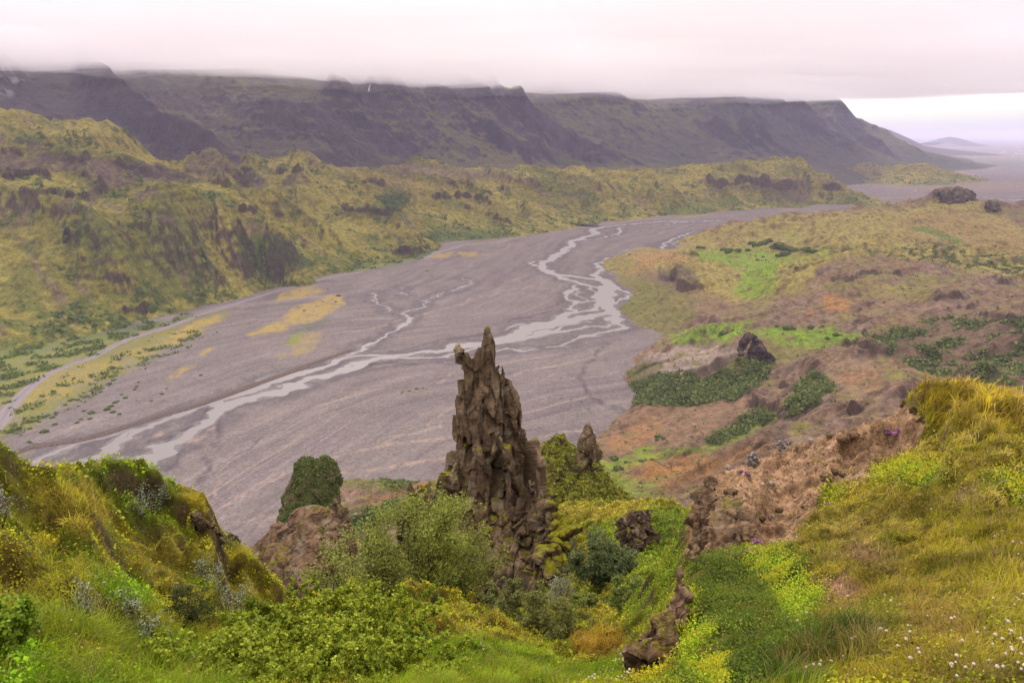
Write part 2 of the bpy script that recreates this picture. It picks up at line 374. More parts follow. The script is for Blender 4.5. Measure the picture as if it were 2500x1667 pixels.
# continuing down the valley, left of the pinnacle
ch('Z2', (2400,900,8), (2280,970,10), (2150,1050,9), (1950,1090,9), (1700,1125,8), (1400,1160,8), (1150,1200,8), (950,1235,9), (780,1270,9), (650,1310,10), (500,1370,9), (300,1420,8), (0,1510,8), (-200,1580,8))
ch('Z2', (1800,1130,3), (1600,1190,3), (1350,1235,3), (1050,1240,5)); ch('Z2', (2400,1150,1.5), (2100,1160,2), (1700,1250,1), (1500,1270,1))
ch('Z3', (2352,560,8), (2100,620,8), (1900,680,7), (1780,720,8), (1680,775,9), (1560,860,9), (1400,960,9), (1250,1050,8), (1130,1120,8), (950,1260,8), (800,1400,8))
ch('Z2', (1000,1200,3), (700,1215,5), (500,1270,7), (300,1330,8), (0,1400,9), (-200,1450,9))
ch('Z3', (2352,475,8), (2100,545,8), (1900,615,7), (1650,700,7), (1450,755,6), (1250,820,5), (1080,890,5), (960,950,6), (880,1040,6), (720,1130,7), (600,1200,7))
ch('Z3', (1650,690,4), (1680,720,8), (1700,760,8)); ch('Z3', (1080,890,3), (1040,950,3), (950,1010,4), (880,1060,5))
ch('Z3', (960,905,1.5), (850,945,2.5), (700,990,3), (500,1060,4), (380,1110,4), (200,1180,4)); ch('Z3', (1300,990,1.5), (1180,1050,2), (1080,1100,2.5), (980,1150,3))
ch('Z2', (640,1200,3), (720,1140,3), (900,1030,3), (1100,910,4), (1180,860,4), (1120,795,2.5)); ch('Z2', (1120,795,1.5), (1250,760,1.5), (1330,700,1.2), (1450,620,1.2), (1600,585,1.2), (1750,520,1.5), (1650,465,1))
ch('Z2', (990,780,1.8), (950,735,1.5), (850,680,1.5), (820,625,1.5), (900,590,1)); ch('Z2', (1075,605,1.5), (1105,640,1.5)); ch('Z2', (1110,560,1), (1140,575,1))
ch('Z5', (0,1000,2), (200,965,3), (450,952,3), (560,965,5), (650,940,4), (800,925,4), (950,915,3), (1100,890,2)); ch('Z5', (150,990,2), (350,1010,2), (540,990,3), (600,975,3))
ch('Z5', (750,655,4), (900,690,4), (1100,690,6), (1250,720,6), (1400,745,6), (1600,760,6), (2000,800,8), (2180,820,10), (2352,815,10), (2600,800,10))
for k in range(30):                            # the many threads of the far outwash plain
    rng = random.Random(k); y0 = rng.uniform(300, 410); x0 = rng.uniform(1780, 2300) + (410-y0)*.5; L = rng.uniform(150, 500)
    ch('Z5', (x0, y0, rng.uniform(5, 14)), (x0+L*.5, y0+rng.uniform(-8, 8), rng.uniform(10, 30)), (x0+L, y0+rng.uniform(-12, 16), rng.uniform(5, 15)))
ch('Z5', (1350,262,60), (1800,268,90), (2352,275,120), (2700,278,120))

fg = Grid(-44, 44, 300, 4000, 1500, 10)
ys = np.concatenate([np.linspace(1420, 345, 860), [342, 340, 337, 335, 333, 331.5]])
fr_ = floor_r(np.full(len(ys), 1250.0), ys); fr_[-1] = 110000
fg.R = len(ys); fg.l = np.log(np.maximum(fr_, 1)); fg.fill()
sx, sy = fg.x, fg.y
drow = np.gradient(fg.r, axis=0)
wx_ = sx+11*perlin(sx/60, sy/60, 11)+7*perlin(sx/20, sy/20, 12)+2.5*perlin(sx/7, sy/7, 15); wy_ = sy+11*perlin(sx/60, sy/60, 13)+7*perlin(sx/20, sy/20, 14)+2.5*perlin(sx/7, sy/7, 16)
sd = np.full(sx.shape, 1e9)
for c in CH: sd = np.minimum(sd, line_dist(wx_, wy_, c[:, :2], c[:, 2]*.82, pad=80))
edge = np.maximum(2.5, drow*.9)
nzf = fbm(sx/40, sy/40, 4, 21)
land = .25+.35*nzf*np.clip(400/fg.r+.6, 0, 1)
fg.z = np.where(sd < 1e8, np.minimum(np.clip(sd/edge, -1, 1.2)*.5, land+0*sd), land)-.3*0
fg.z = np.where((sd > edge*1.2), land, fg.z)
fg.z = np.maximum(fg.z, -.5)
fg.X, fg.Y = project(sx, sy, fg.z)
# flow coordinate for the streaks
mainline = fw(zp('S', (0,1180,1), (400,1030,1), (800,905,1), (1150,850,1), (1400,800,1), (1560,690,1), (1620,600,1), (1900,530,1), (2300,480,1), (2800,440,1)))
fl = mainline[:, :2]; seg = np.diff(fl, axis=0); cum = np.concatenate([[0], np.cumsum(np.hypot(seg[:, 0], seg[:, 1]))])
bd = np.full(sx.shape, 1e12); sS = np.zeros(sx.shape); sT = np.zeros(sx.shape)
for i in range(0, len(fl)-1, 2):
    j = min(i+2, len(fl)-1); ax, ay = fl[i]; ex, ey = fl[j]-fl[i]; L2 = ex*ex+ey*ey
    t = np.clip(((sx-ax)*ex+(sy-ay)*ey)/L2, 0, 1); d = np.hypot(sx-ax-t*ex, sy-ay-t*ey); s_ = d < bd
    cr_ = ((sx-ax)*ey-(sy-ay)*ex)/math.sqrt(L2)
    bd = np.where(s_, d, bd); sS = np.where(s_, cum[i]+t*(cum[j]-cum[i]), sS); sT = np.where(s_, cr_, sT)
wq = 34*perlin(sx/500, sy/500, 31)+9*perlin(sx/90, sy/90, 35)
st1 = fbm(sS/260, (sT+wq)/16, 5, 41); st2 = fbm(sS/700, (sT+wq)/60, 4, 47); st3 = fbm((sS)/90, (sT+wq)/5, 3, 43)
gcol = np.broadcast_to(S(149,135,131), sx.shape+(3,)).copy()
gcol = mixc(gcol, S(112,98,102), sstep(.05, .5, st1+.35*st3)*.5)
gcol = mixc(gcol, S(172,154,150), sstep(.05, .5, -st1+.35*st2)*.55)
gcol = mixc(gcol, S(128,112,118), sstep(.0, .4, st2)*.5)
gcol *= (1+.14*st3+.26*fbm(sx/7, sy/7, 4, 55)+.22*fbm(sx/45, sy/45, 4, 57))[..., None]
th1 = np.clip(1-np.abs(perlin(sS/240, (sT+wq)/26, 141))*14, 0, 1)*sstep(-.1, .3, perlin(sS/300, sT/120, 142)); th2 = np.clip(1-np.abs(perlin(sS/150, (sT+wq)/13, 143))*9, 0, 1)*sstep(0, .4, perlin(sS/200, sT/80, 144)); gcol = mixc(gcol, S(180,166,162), th1*.42); gcol = mixc(gcol, S(112,100,104), th2*.35); th3 = np.clip(1-np.abs(perlin(sS/520, (sT+wq)/48, 147))*16, 0, 1)*sstep(.05, .35, perlin(sS/130, sT/60, 148)); gcol = mixc(gcol, S(194,172,158), th3*.6)
FX, FY = fg.X+14*perlin(sx/45, sy/45, 61)+6*perlin(sx/14, sy/14, 62), fg.Y+5*perlin(sx/45, sy/45, 63)+2.5*perlin(sx/14, sy/14, 64)
det = fbm(sx/9, sy/14, 4, 66)
det2 = fbm(sx/30, sy/40, 4, 68)
def fpoly(c, a, f, z, *p): 
    global gcol
    gcol = mixc(gcol, c, poly_mask(FX, FY, zp(z, *p), f)*a*(.45+.55*sstep(-.25, .1, det+.6*det2)))
MUD, TAN, YEL, GRN, LIME = S(100,88,98), S(196,168,152), S(196,168,92), S(104,122,56), S(150,160,58)
gcol = mixc(gcol, S(104,96,102), sstep(26, 3, sd+14*det)*.65); gcol = mixc(gcol, S(168,158,154), sstep(7, 0, sd+10*det2+4*det)*.6)
# mossy flats along the left bank
fpoly(S(150,146,70), 1.0, 14, 'Z3', (-300,300), (0,290), (300,290), (800,200), (1300,120), (1700,0), (1760,20), (1500,180), (1200,300), (1000,420), (800,560), (560,680), (380,780), (200,900), (-100,1000), (-400,1050))
fpoly(YEL, .55, 10, 'Z3', (300,480), (800,380), (1250,200), (1650,20), (1700,60), (1500,160), (1350,240), (1150,330), (900,430), (780,500), (500,640), (200,760), (0,880), (-80,850), (100,760))
fpoly(YEL, .8, 5, 'Z3', (1300,180), (1500,90), (1640,30), (1680,80), (1560,140), (1380,240), (1290,260))
fpoly(YEL, .8, 4, 'Z3', (1540,310), (1600,265), (1640,290), (1580,345)); fpoly(YEL, .7, 4, 'Z3', (1290,480), (1420,410), (1510,415), (1370,500), (1280,520))
fpoly(YEL, .95, 5, 'Z2', (-60,870), (60,760), (250,690), (430,640), (530,650), (520,740), (420,810), (250,880), (60,910), (-60,960), (-300,1040), (-350,1000))
fpoly(YEL, .85, 5, 'Z2', (0,580), (200,545), (330,560), (350,600), (200,640), (0,680), (-150,700)); fpoly(YEL, .6, 6, 'Z2', (40,1180), (60,1080), (200,990), (330,990), (340,1060), (250,1130), (100,1200), (-50,1240), (-100,1200))
fpoly(LIME, .8, 3, 'Z2', (-30,1110), (40,1040), (120,970), (190,960), (150,1040), (60,1110)); fpoly(GRN, .5, 4, 'Z2', (0,1000), (200,920), (430,840), (440,860), (250,950), (0,1020))
fpoly(YEL, .95, 3, 'Z2', (1390,270), (1440,225), (1600,215), (1615,255), (1480,275)); fpoly(YEL, .95, 3, 'Z2', (1660,260), (1680,215), (1800,220), (1850,250), (1760,262)); fpoly(YEL, .9, 3, 'Z2', (1860,225), (1960,235), (1900,250))
fpoly(GRN, .85, 5, 'Z2', (-200,570), (0,520), (400,440), (700,400), (950,370), (1180,310), (1320,280), (1450,180), (1460,120), (1300,150), (700,330), (0,480), (-300,540)); fpoly(LIME, .6, 4, 'Z2', (650,390), (850,320), (1250,260), (1200,300), (950,350), (700,410))
fpoly(GRN, .75, 5, 'Z3', (-200,250), (0,180), (400,180), (800,130), (1300,60), (1500,0), (1500,40), (1200,130), (800,240), (300,330), (-100,400), (-300,400)); fpoly(LIME, .45, 8, 'Z3', (-100,330), (300,230), (900,180), (900,210), (500,380), (100,520), (-100,560))
fpoly(S(178,152,128), .6, 5, 'Z5', (520,620), (800,650), (1000,700), (1500,740), (2352,720), (2352,650), (1500,640), (1000,660), (600,600)); fpoly(S(184,160,120), .7, 4, 'Z5', (780,790), (1400,790), (1380,800), (900,812), (600,840), (200,900), (0,910), (0,880), (300,850), (650,800))
fpoly(S(96,104,96), .8, 8, 'Z5', (1100,380), (1400,420), (1700,430), (2600,440), (2600,530), (1700,500), (1300,450), (900,420)); fpoly(S(140,126,112), .6, 10, 'Z5', (1300,255), (1700,262), (2500,270), (2500,300), (1800,330), (1700,400), (1300,330))
fpoly(S(90,112,108), .6, 6, 'Z5', (1100,205), (2700,200), (2700,240), (1200,245)); fpoly(S(118,100,112), .7, 8, 'Z5', (1650,510), (2700,520), (2700,640), (1900,600))
fpoly(S(160,140,110), .7, 5, 'Z1', (-300,470), (0,440), (500,300), (900,260), (1250,240), (1700,170), (2352,110), (2352,60), (1700,120), (1000,200), (400,300), (0,400), (-300,430))
fpoly(S(166,150,104), .8, 4, 'Z1', (2120,140), (2352,105), (2600,95), (2600,130), (2352,145), (2150,155))
# pale silt streaks
for z, p, w in [('H', [(500,110),(700,70),(900,30),(1050,0),(1400,-40)], 5), ('H', [(480,200),(700,190),(950,160),(1340,100)], 5), ('H', [(-180,430),(-60,360),(100,280),(300,160),(480,100)], 5),
                ('R', [(640,340),(690,300),(760,270),(900,245)], 3), ('R', [(0,640),(80,630)], 4), ('R', [(0,695),(120,665),(280,640)], 4), ('R', [(230,575),(300,520),(365,480)], 5), ('R', [(240,370),(300,330),(360,290)], 4), ('R', [(0,800),(100,790),(340,765)], 5),
                ('R', [(750,665),(850,640),(980,600),(1120,615)], 4), ('R', [(780,345),(900,300),(980,285)], 3), ('G', [(1340,400),(1350,340),(1390,290)], 5), ('G', [(1430,440),(1500,400),(1560,395)], 5), ('G', [(1380,540),(1480,510),(1590,480)], 4),
                ('Q', [(1480,300),(1600,240),(1800,190)], 4), ('H', [(100,540),(130,490),(230,460)], 8), ('H', [(-100,560),(0,520),(120,460)], 4), ('Z2', [(480,1010),(900,920),(1400,790),(2000,610),(2352,540)], 3),
                ('Z3', [(1450,1000),(1560,940),(1640,900)], 9), ('Z3', [(1170,960),(1230,940)], 8), ('Z3', [(1050,970),(1090,955)], 6), ('Z3', [(1100,1050),(1150,1020)], 5)]:
    if z == 'Q': continue
    gcol = mixc(gcol, TAN, sstep(w*1.3, -w*.3, line_dist(FX, FY, zp(z, *p), pad=40))*.8*np.clip(.6+det*2, 0, 1))
for z, p, w in [('Z3', [(1700,820),(1690,900),(1660,960),(1640,1000),(1500,1040),(1380,1070)], 9), ('Z3', [(1560,1130),(1600,1180),(1590,1250),(1530,1310)], 10), ('Z3', [(1380,1100),(1340,1170),(1260,1220)], 6), ('Z4', [(240,440),(140,560),(60,650),(30,720),(120,820),(260,920),(370,970)], 7),
                ('Z3', [(1620,740),(1560,790),(1480,830)], 5), ('Z3', [(1500,850),(1380,930),(1250,1000)], 4), ('Z2', [(2100,880),(2352,820)], 3), ('Z2', [(720,1330),(1000,1270),(1250,1290)], 4), ('Z1', [(200,1320),(450,1280),(700,1220)], 3), ('Z1', [(620,1200),(680,1160),(850,1110)], 3), ('Z3', [(1780,1120),(1900,1040),(2000,960)], 4), ('Z2', [(1900,1000),(1500,1050),(1000,1180)], 3)]:
    gcol = mixc(gcol, MUD*.8, sstep(w*1.6, -w*.2, line_dist(FX, FY, zp(z, *p), pad=40))*.75*np.clip(.7+det*1.5, 0, 1))
# little bushes' ground cover on the gravel
cov = sstep(.18, .5, fbm(sx/16, sy/9, 4, 71)); 
for z, p, w in [('Z3', [(0,940),(150,900),(420,800),(520,700),(700,620),(850,560),(1100,420),(1400,280),(1550,210)], 14), ('Z3', [(1000,590),(1100,480)], 8), ('Z3', [(1200,620),(1300,560),(1350,430),(1500,290)], 7), ('R', [(40,405),(120,385),(200,375)], 4), ('R', [(860,470),(950,420)], 4), ('R', [(1020,530),(1120,480)], 4)]:
    gcol = mixc(gcol, S(104,112,64), sstep(w*1.5, 0, line_dist(FX, FY, zp(z, *p), pad=60))*cov*.9)
M_FLOOR = mat_land('gravel', .35, bump=.5, var=.22, fine=5)
floor = emit_grid('valley_floor', fg, M_FLOOR, gcol); tag(floor, kind='structure', label='broad grey-lilac gravel floor of the braided river valley')
# milky river water: a flat sheet that shows where the channels are cut
wf = sstep(-1, 0, 0)
keep = (smooth2((sd < 0).astype(float), 3) > 0)
class _O: pass
wg = _O(); wg.R, wg.C = fg.R, fg.C; wg.x, wg.y = fg.x, fg.y; wg.z = np.zeros_like(fg.x)
M_WATER = mat_water('milky_water', tuple(S(142,132,130)), .42)
water = emit_grid('river_water', wg, M_WATER, gcol, keep); tag(water, kind='structure', label='milky grey braided glacial river')
# gravel track along the foot of the left hills
def ribbon(name, pts, mat, z=.5, col=None, crown=0.0, noise=0.0):
    L = fw(pts); n = len(L); d = np.gradient(L[:, :2], axis=0); d /= np.hypot(d[:, 0], d[:, 1])[:, None]; nx = np.stack([-d[:, 1], d[:, 0]], 1)
    ks = np.linspace(-1, 1, 7); co = []
    for k in ks:
        xy = L[:, :2]+nx*L[:, 2:3]*k; zz = z+crown*(1-abs(k)**1.5)+noise*fbm(xy[:, 0]/3, xy[:, 1]/3, 3, 5)-(.9 if abs(k) == 1 else 0)
        co.append(np.column_stack([xy, zz]))
    co = np.stack(co, 1); c = np.broadcast_to(col, co.shape).copy(); c[:, 3] *= .8
    return mesh_np(name, co.reshape(-1, 3), grid_faces(n, 7), mat, c.reshape(-1, 3))
M_ROAD = mat_land('track_gravel', .6, bump=.3, var=.15)
road = ribbon('gravel_track', zp('Z3', (-120,960,9), (0,850,9), (60,770,8), (150,660,7), (270,550,6), (400,470,5.5), (560,405,5.5), (720,350,5.5), (900,250,5.5), (1040,195,5.5), (1250,135,5.5), (1450,60,5.5), (1600,5,5.5))+zp('Z2', (-50,580,5.5), (150,530,6), (350,475,6), (600,430,6), (720,412,6)), M_ROAD, z=.9, col=S(168,154,156)); tag(road, kind='structure', label='pale gravel track curving along the left foot of the hills')
road2 = ribbon('gravel_track', zp('Z2', (1300,290,5), (1420,230,6), (1600,180,6))+zp('Z2', (1700,150,6), (1900,135,6), (2150,95,6), (2352,60,6))+zp('Z1', (400,370,6), (560,310,6), (760,268,6), (1000,255,6), (1200,232,6), (1500,212,6), (1700,165,6), (2100,120,6)), M_ROAD, z=.9, col=S(172,156,152)); tag(road2, kind='structure', label='pale gravel track on the far river bank')
levee = ribbon('river_embankment', zp('Z3', (-100,1180,4.8), (200,1060,4.8), (380,1025,4.8), (600,990,4.8), (900,910,4.8), (1200,810,4.8), (1500,725,4.8), (1800,620,4.8), (2100,510,4.8), (2352,425,4.8))+zp('Z2', (100,1340,4.5), (350,1255,4.5), (560,1180,4), (620,1160,3)), mat_land('embankment_stone', .9, bump=1.0, var=.45), z=.6, col=S(138,118,108), crown=2.0, noise=.9)
tag(levee, kind='structure', label='long brown rubble embankment beside the left river channel')
for o in list(COLL.objects): pass

# ============================================================ BACK MASSIF (tops in the cloud)
B = controls(
 zp('S', (-250,400,2500), (-100,395,2500), (330,408,2350), (600,393,2600), (900,394,2900), (1150,415,3000), (1400,420,3400), (1600,403,3800), (1900,392,4500), (2100,388,5300), (2190,386,6200), (2330,388,7600),
  (150,330,2800), (450,320,2800), (760,300,3000), (1100,310,3300), (1450,330,3800), (1800,330,4700), (2050,340,5900),
  (-250,170,3300), (0,172,3300), (300,176,3300), (600,182,3400), (900,190,3700), (1200,202,4000), (1500,225,4600), (1700,236,5100), (1850,242,5500), (1960,249,6000), (2020,259,6300), (2088,274,6600), (2096,288,6650), (2130,303,6900), (2155,319,7100), (2180,345,7400), (2205,363,7700), (2245,378,8000), (2320,384,8400))
 +[(X, r, 'z', z) for X, r, z in [(-250,4200,720),(300,4200,720),(900,4700,720),(1500,5700,700),(1850,6800,620),(1980,7400,430),(2080,8200,330),(2150,9000,160),(2250,9600,60),(2400,9500,-20),(2400,8400,-20),(2450,7000,-20),(2400,5600,-20),(2300,5200,10),(300,1900,120),(-250,2000,150),(700,2200,110),(1100,2500,60),(1500,2800,20),(1900,3700,10),(2200,4600,-10),(2600,5000,-30),(2700,8000,-30),(2600,11000,-30),(1500,9000,650),(500,8000,700),(2100,11000,40)]])
gB = Grid(-40, 37, 2100, 9800, 1080)
def preB(z, x, y, r):
    env = sstep(60, 200, z)*sstep(9000, 6000, r)
    q = ridged((x*.72+y*.7)/640+.35*perlin(x/700, y/700, 3), (x*.7-y*.72)/1900, 5, 9)
    w = z+env*190*(q-.45)*sstep(-100, 500, 1e3-abs(z-250)*2)+env*30*fbm(x/220, y/220, 4, 15)
    st = 42.0; k = np.floor((w+20*perlin(x/500, y/500, 8))/st); f = (w+20*perlin(x/500, y/500, 8))/st-k
    return w+env*st*.35*(sstep(.35, .75, f)-f)*sstep(-.3, .3, perlin(x/700, y/700, 4))
gB.from_controls(B, k=2, pre=preB, ero=dict(batches=18, npart=6000, steps=45, seed=3, cap=1.8))
gB.z = smooth2(gB.z, 2)
nb = ridged(gB.x/150, gB.y/150, 4, 23); gB.z = gB.z+14*(nb-.4)*sstep(30, 150, gB.zs)+4*fbm(gB.x/30, gB.y/30, 4, 25)*sstep(5, 60, gB.zs)
gB.finish()
def landcol(g, seed, rock, rock2, moss, moss2, sl0, sl1, nsc):
    n1 = fbm(g.x/nsc, g.y/nsc, 5, seed); n2 = fbm(g.x/nsc*4, g.y/nsc*4, 4, seed+5); n3 = fbm(g.x/nsc*.35, g.y/nsc*.35, 3, seed+9)
    c = np.broadcast_to(rock, g.x.shape+(3,)).copy(); c = mixc(c, rock2, sstep(-.25, .35, n1+.5*n2))
    mo = mixc(np.broadcast_to(moss, c.shape).copy(), moss2, sstep(-.3, .4, n3+.6*n2))
    m = sstep(sl1, sl0, g.slope+.30*n1+.35*n2)
    c = c+(mo-c)*m[..., None]
    lap = smooth2(g.z, 3)-g.z; cv = np.clip(lap/(g.cell*1.0), -1, 1)         # gullies hold darker soil, edges are worn bare
    return c*(1+.12*n2)[..., None], m, n1, n2, n3, cv
cB, mB, n1, n2, n3, cv = landcol(gB, 101, S(70,62,82), S(102,86,102), S(138,130,84), S(100,100,80), .60, 1.0, 260)
# the left face is bare rock
mixL = sstep(1500, 300, gB.X+200*n3+120*n1)*sstep(-.2, .3, .3-n2+.3*n3)
cB = mixc(cB, S(98,80,84), mixL*.8); cB = mixc(cB, S(74,74,82), sstep(1300, 2000, gB.X)*.55)
cB = mixc(cB, S(78,66,76), poly_mask(gB.X, gB.Y, zp('L', (640,240), (800,120), (1000,130), (1120,300), (1300,320), (1600,500), (1500,680), (1250,440), (1000,400), (700,320)), 8)*.7)
snow = poly_mask(gB.X+10*n2, gB.Y, zp('S', (-50,150), (40,160), (75,180), (60,215), (30,235), (-50,230)), 8)*sstep(.0, .3, n2+n1*.5); cB = mixc(cB, np.array([.35, .35, .4]), snow*.55)
for z, p in [('M', [(1085,230), (1095,175)]), ('M', [(2215,130), (2250,165)])]: cB = mixc(cB, np.array([.75, .75, .78]), sstep(1.6, .4, line_dist(gB.X, gB.Y, zp(z, *p), pad=10)))
M_FAR = mat_land('far_slopes', .028, bump=.9, var=.26, fine=4.5)
massif = emit_grid('mountain_range', gB, M_FAR, cB, gB.z > -6); tag(massif, kind='structure', label='long dark mountain range with its tops in the cloud')

# second headland far behind, and the lone hill on the plain
def far_hill(name, pts, r, depth, col, label, seed):
    P = [pt(X, Y, r) for X, Y in pts]; xs = [p.x for p in P]; zs = [p.z for p in P]
    nx_, ny_ = 160, 40; u = np.linspace(min(xs), max(xs), nx_); prof = np.interp(u, xs, zs)
    v = np.linspace(-1, 1, ny_); U, V = np.meshgrid(u, v); Z = prof[None]*np.clip(1-np.abs(V)**1.3, 0, 1)-8
    Z = Z+.10*np.clip(Z, 0, None)*fbm(U/(depth*.2), V*6, 4, seed)
    Yw = pt(pts[0][0], 330, r).y+V*depth
    co = np.stack([U, Yw, Z], -1).reshape(-1, 3); c = np.broadcast_to(col, co.shape)*(1+.25*fbm(U/(depth*.1), V*10, 4, seed+2).reshape(-1, 1))
    return tag(mesh_np(name, co, grid_faces(ny_, nx_), M_FAR, c), kind='structure', label=label)
far_hill('far_headland', [(2020,262),(2085,300),(2140,306),(2182,310),(2190,313),(2200,323),(2225,340),(2262,350),(2320,358),(2400,366)], 11500, 1500, S(112,100,96), 'distant flat-topped headland right of the mountain range', 5)
far_hill('lone_hill', [(2285,346),(2300,343),(2318,336),(2330,333.5),(2345,335),(2356,342),(2372,346)], 20000, 1200, S(92,98,100), 'small lone hill on the far plain near the horizon', 8)

# ============================================================ LEFT GREEN HILLS
Cfoot = zp('P', *[(x, y, None) for x, y in [(-300,860),(-100,840),(0,805),(120,790),(230,765),(330,735),(450,705),(560,680),(640,660),(720,642),(800,622),(900,600),(960,588),(1005,560),(1100,551),(1200,543),(1320,525),(1400,508),(1520,496),(1650,486),(1760,477),(1880,467),(1955,450)]])
Cin = []
for X, Y, _ in Cfoot:
    r = float(floor_r(X, Y)); Cin.append((X, r*.95, 'z', -14))
Cc = controls(Cfoot+Cin+
 zp('L', (-300,140,1900), (0,135,1900), (120,112,1900), (300,190,1900), (480,260,1900), (600,300,1900), (780,350,1900), (900,395,1900), (1000,425,1900), (1085,480,1900), (1170,550,1900), (1290,660,1880), (1400,725,1850),
    (0,420,1750), (400,450,1750), (800,540,1750), (0,620,1600), (400,640,1600), (700,655,1610), (1000,690,1650), (1300,760,1700), (1500,800,1680), (0,720,1520), (400,740,1520), (900,760,1530),
    (0,810,1460), (300,810,1450), (650,815,1440), (0,990,1390), (300,1000,1380), (450,980,1385), (700,1000,1370), (950,1060,1330), (840,860,1480), (950,960,1440), (1100,850,1500),
    (1250,872,1330), (1480,878,1330), (1700,890,1335), (900,1120,1260), (1300,1010,1290), (1800,1000,1330), (2000,1100,1360), (2300,1200,1380), (1750,830,1600), (1350,820,1560), (2040,900,1570), (1900,860,1560),
    (1700,690,1820), (1800,630,1800), (1900,588,1790), (2050,650,1790), (2180,740,1780), (2080,790,1700), (2250,900,1650), (1550,690,1950))
 +zp('M', (0,850,2200), (300,838,2250), (430,782,2250), (700,802,2250), (1000,850,2400), (1500,872,2600), (2000,928,2700), (2352,950,2800),
    (300,950,2000), (500,910,2000), (700,940,2050), (900,1000,2050), (1200,1010,2080), (1500,1090,2050), (1700,1160,2050), (2000,1160,2100), (2180,1200,2110), (2352,1100,2300),
    (0,1080,1620), (100,1170,1480), (260,1350,1500), (280,1260,1720), (250,1150,1830), (300,1060,1900), (0,1250,1360), (350,1400,1330),
    (850,1345,1640), (1100,1390,1640), (1300,1410,1650), (1500,1480,1670), (1650,1555,1690), (900,1290,1830), (1200,1380,1850), (1400,1400,1840), (1000,1200,1900), (1300,1200,1920), (1500,1270,1900), (600,1300,1650), (450,1250,1640), (1600,1300,1900), (1900,1400,1900))
 +zp('P', (1330,395,2850), (1450,400,3000), (1560,386,3150), (1700,372,3200), (1800,376,3250), (1860,392,3200), (1900,410,3150), (1940,435,3080),
    (1350,440,2350), (1500,430,2550), (1650,420,2800), (1800,430,2900), (1750,400,3000))
 +zp('S', (2050,446,4400), (2043,440,4550), (2080,412,4800), (2130,402,4900), (2200,402,4950), (2267,406,5000), (2350,425,5000), (2100,452,4350), (2250,452,4350))
 +[(X, r, 'z', z) for X, r, z in [(-300,2300,60),(100,2300,40),(400,2200,60),(500,2150,80),(700,2700,40),(1000,2900,20),(1250,3300,20),(1500,3800,-20),(1800,3900,-30),(2000,3600,-40),(2000,3200,-30),(2100,4000,-30),(2350,4200,-30),(2450,4800,-30),(2450,5600,-30),(2200,5600,-10),(2000,5600,-10),(1950,4500,-25),(1700,4800,-30),(2500,3500,-60),(1200,4500,-30),(500,3500,0),(-300,3500,0),(2600,2500,-60),(2300,2500,-60),(1100,1200,-50),(1500,1500,-60),(1900,2200,-50),(600,800,-60),(0,700,-60),(-300,650,-60)]])
gC = Grid(-41, 38, 820, 5500, 1240)
def preC(z, x, y, r):
    env = sstep(4, 60, z)
    q = ridged((x*.66+y*.75)/210+.4*perlin(x/260, y/260, 6), (x*.75-y*.66)/560, 5, 14)
    w = z+env*58*(q-.47)+env*12*fbm(x/90, y/90, 4, 16)
    off = 9*perlin(x/260, y/260, 8); st = 21.0; k = np.floor((w+off)/st); f = (w+off)/st-k
    return w+env*st*.22*(sstep(.4, .8, f)-f)*sstep(-.35, .25, perlin(x/230, y/230, 4))
gC.from_controls(Cc, k=2, c=.012, pre=preC, ero=dict(batches=20, npart=8000, steps=40, seed=5, cap=1.6))
gC.z = smooth2(gC.z, 1)
e_ = sstep(2, 25, gC.zs)
gC.z = gC.z+e_*(9.5*(ridged((gC.x*.6+gC.y*.8)/46+.3*perlin(gC.x/50, gC.y/50, 32), (gC.x*.8-gC.y*.6)/110, 5, 33)-.4)+2.2*fbm(gC.x/11, gC.y/11, 4, 35))
def ledge(g, pts, H, wid, z='S', back=.02):
    """a cliff band along a line: ground beyond the line is lifted, nearer ground dug out"""
    L = zp(z, *pts); X, Y = project(g.x, g.y, g.zs)
    P = np.array([p[:2] for p in L]); 
    d = line_dist(X, Y+3*perlin(g.x/20, g.y/20, 77), P, pad=wid*3)
    yl = np.interp(X, P[np.argsort(P[:, 0]), 0], P[np.argsort(P[:, 0]), 1]); side = np.where(Y+3*perlin(g.x/20, g.y/20, 77) < yl, 1, -1)
    inx = sstep(P[:, 0].min()-4, P[:, 0].min()+6, X)*sstep(P[:, 0].max()+4, P[:, 0].max()-6, X)
    s_ = d*side; hv = H*inx*(.65+.9*perlin(g.x/(H*1.7), g.y/(H*1.7), 78)); g.z = g.z+hv*sstep(0, 1.0, s_)*sstep(wid*3.2, 1.0, s_)-.35*hv*sstep(-.2, -1.2, s_)*sstep(-wid*1.2, -1.2, s_)
for pts in [[(680,850),(740,810),(800,870),(960,975)], [(350,990),(470,970),(540,990)], [(0,850),(160,815),(320,800),(450,870)], [(0,630),(250,655)], [(520,670),(800,690)], [(980,705),(1130,770)], [(820,960),(930,960)], [(1860,890),(2040,905)], [(2080,830),(2230,780)], [(560,1010),(800,1020)], [(1180,1250),(1330,1330)], [(780,1300),(860,1480)], [(2100,1120),(2280,1140)]]:
    ledge(gC, pts, 13, 6, 'L')
for pts in [[(240,945),(370,940)], [(860,1025),(930,1025)], [(1050,1010),(1230,1040)], [(400,940),(520,915)], [(1640,1165),(2060,1165),(2170,1215)], [(1920,1250),(2200,1340),(2352,1400)], [(2100,1120),(2280,1200)], [(2250,1100),(2352,1110)], [(820,1265),(1300,1310)]]:
    ledge(gC, pts, 14, 6, 'M')
ledge(gC, [(70,60),(140,95),(240,95),(360,65),(480,85),(600,115),(740,115)], 26, 9, 'N'); ledge(gC, [(900,110),(1060,130)], 20, 8, 'N'); ledge(gC, [(560,1400),(690,1400)], 20, 9, 'L'); ledge(gC, [(1000,230),(1300,225)], 16, 7, 'Z2'); ledge(gC, [(940,0),(1130,0)], 16, 9, 'Z3')
gC.finish()
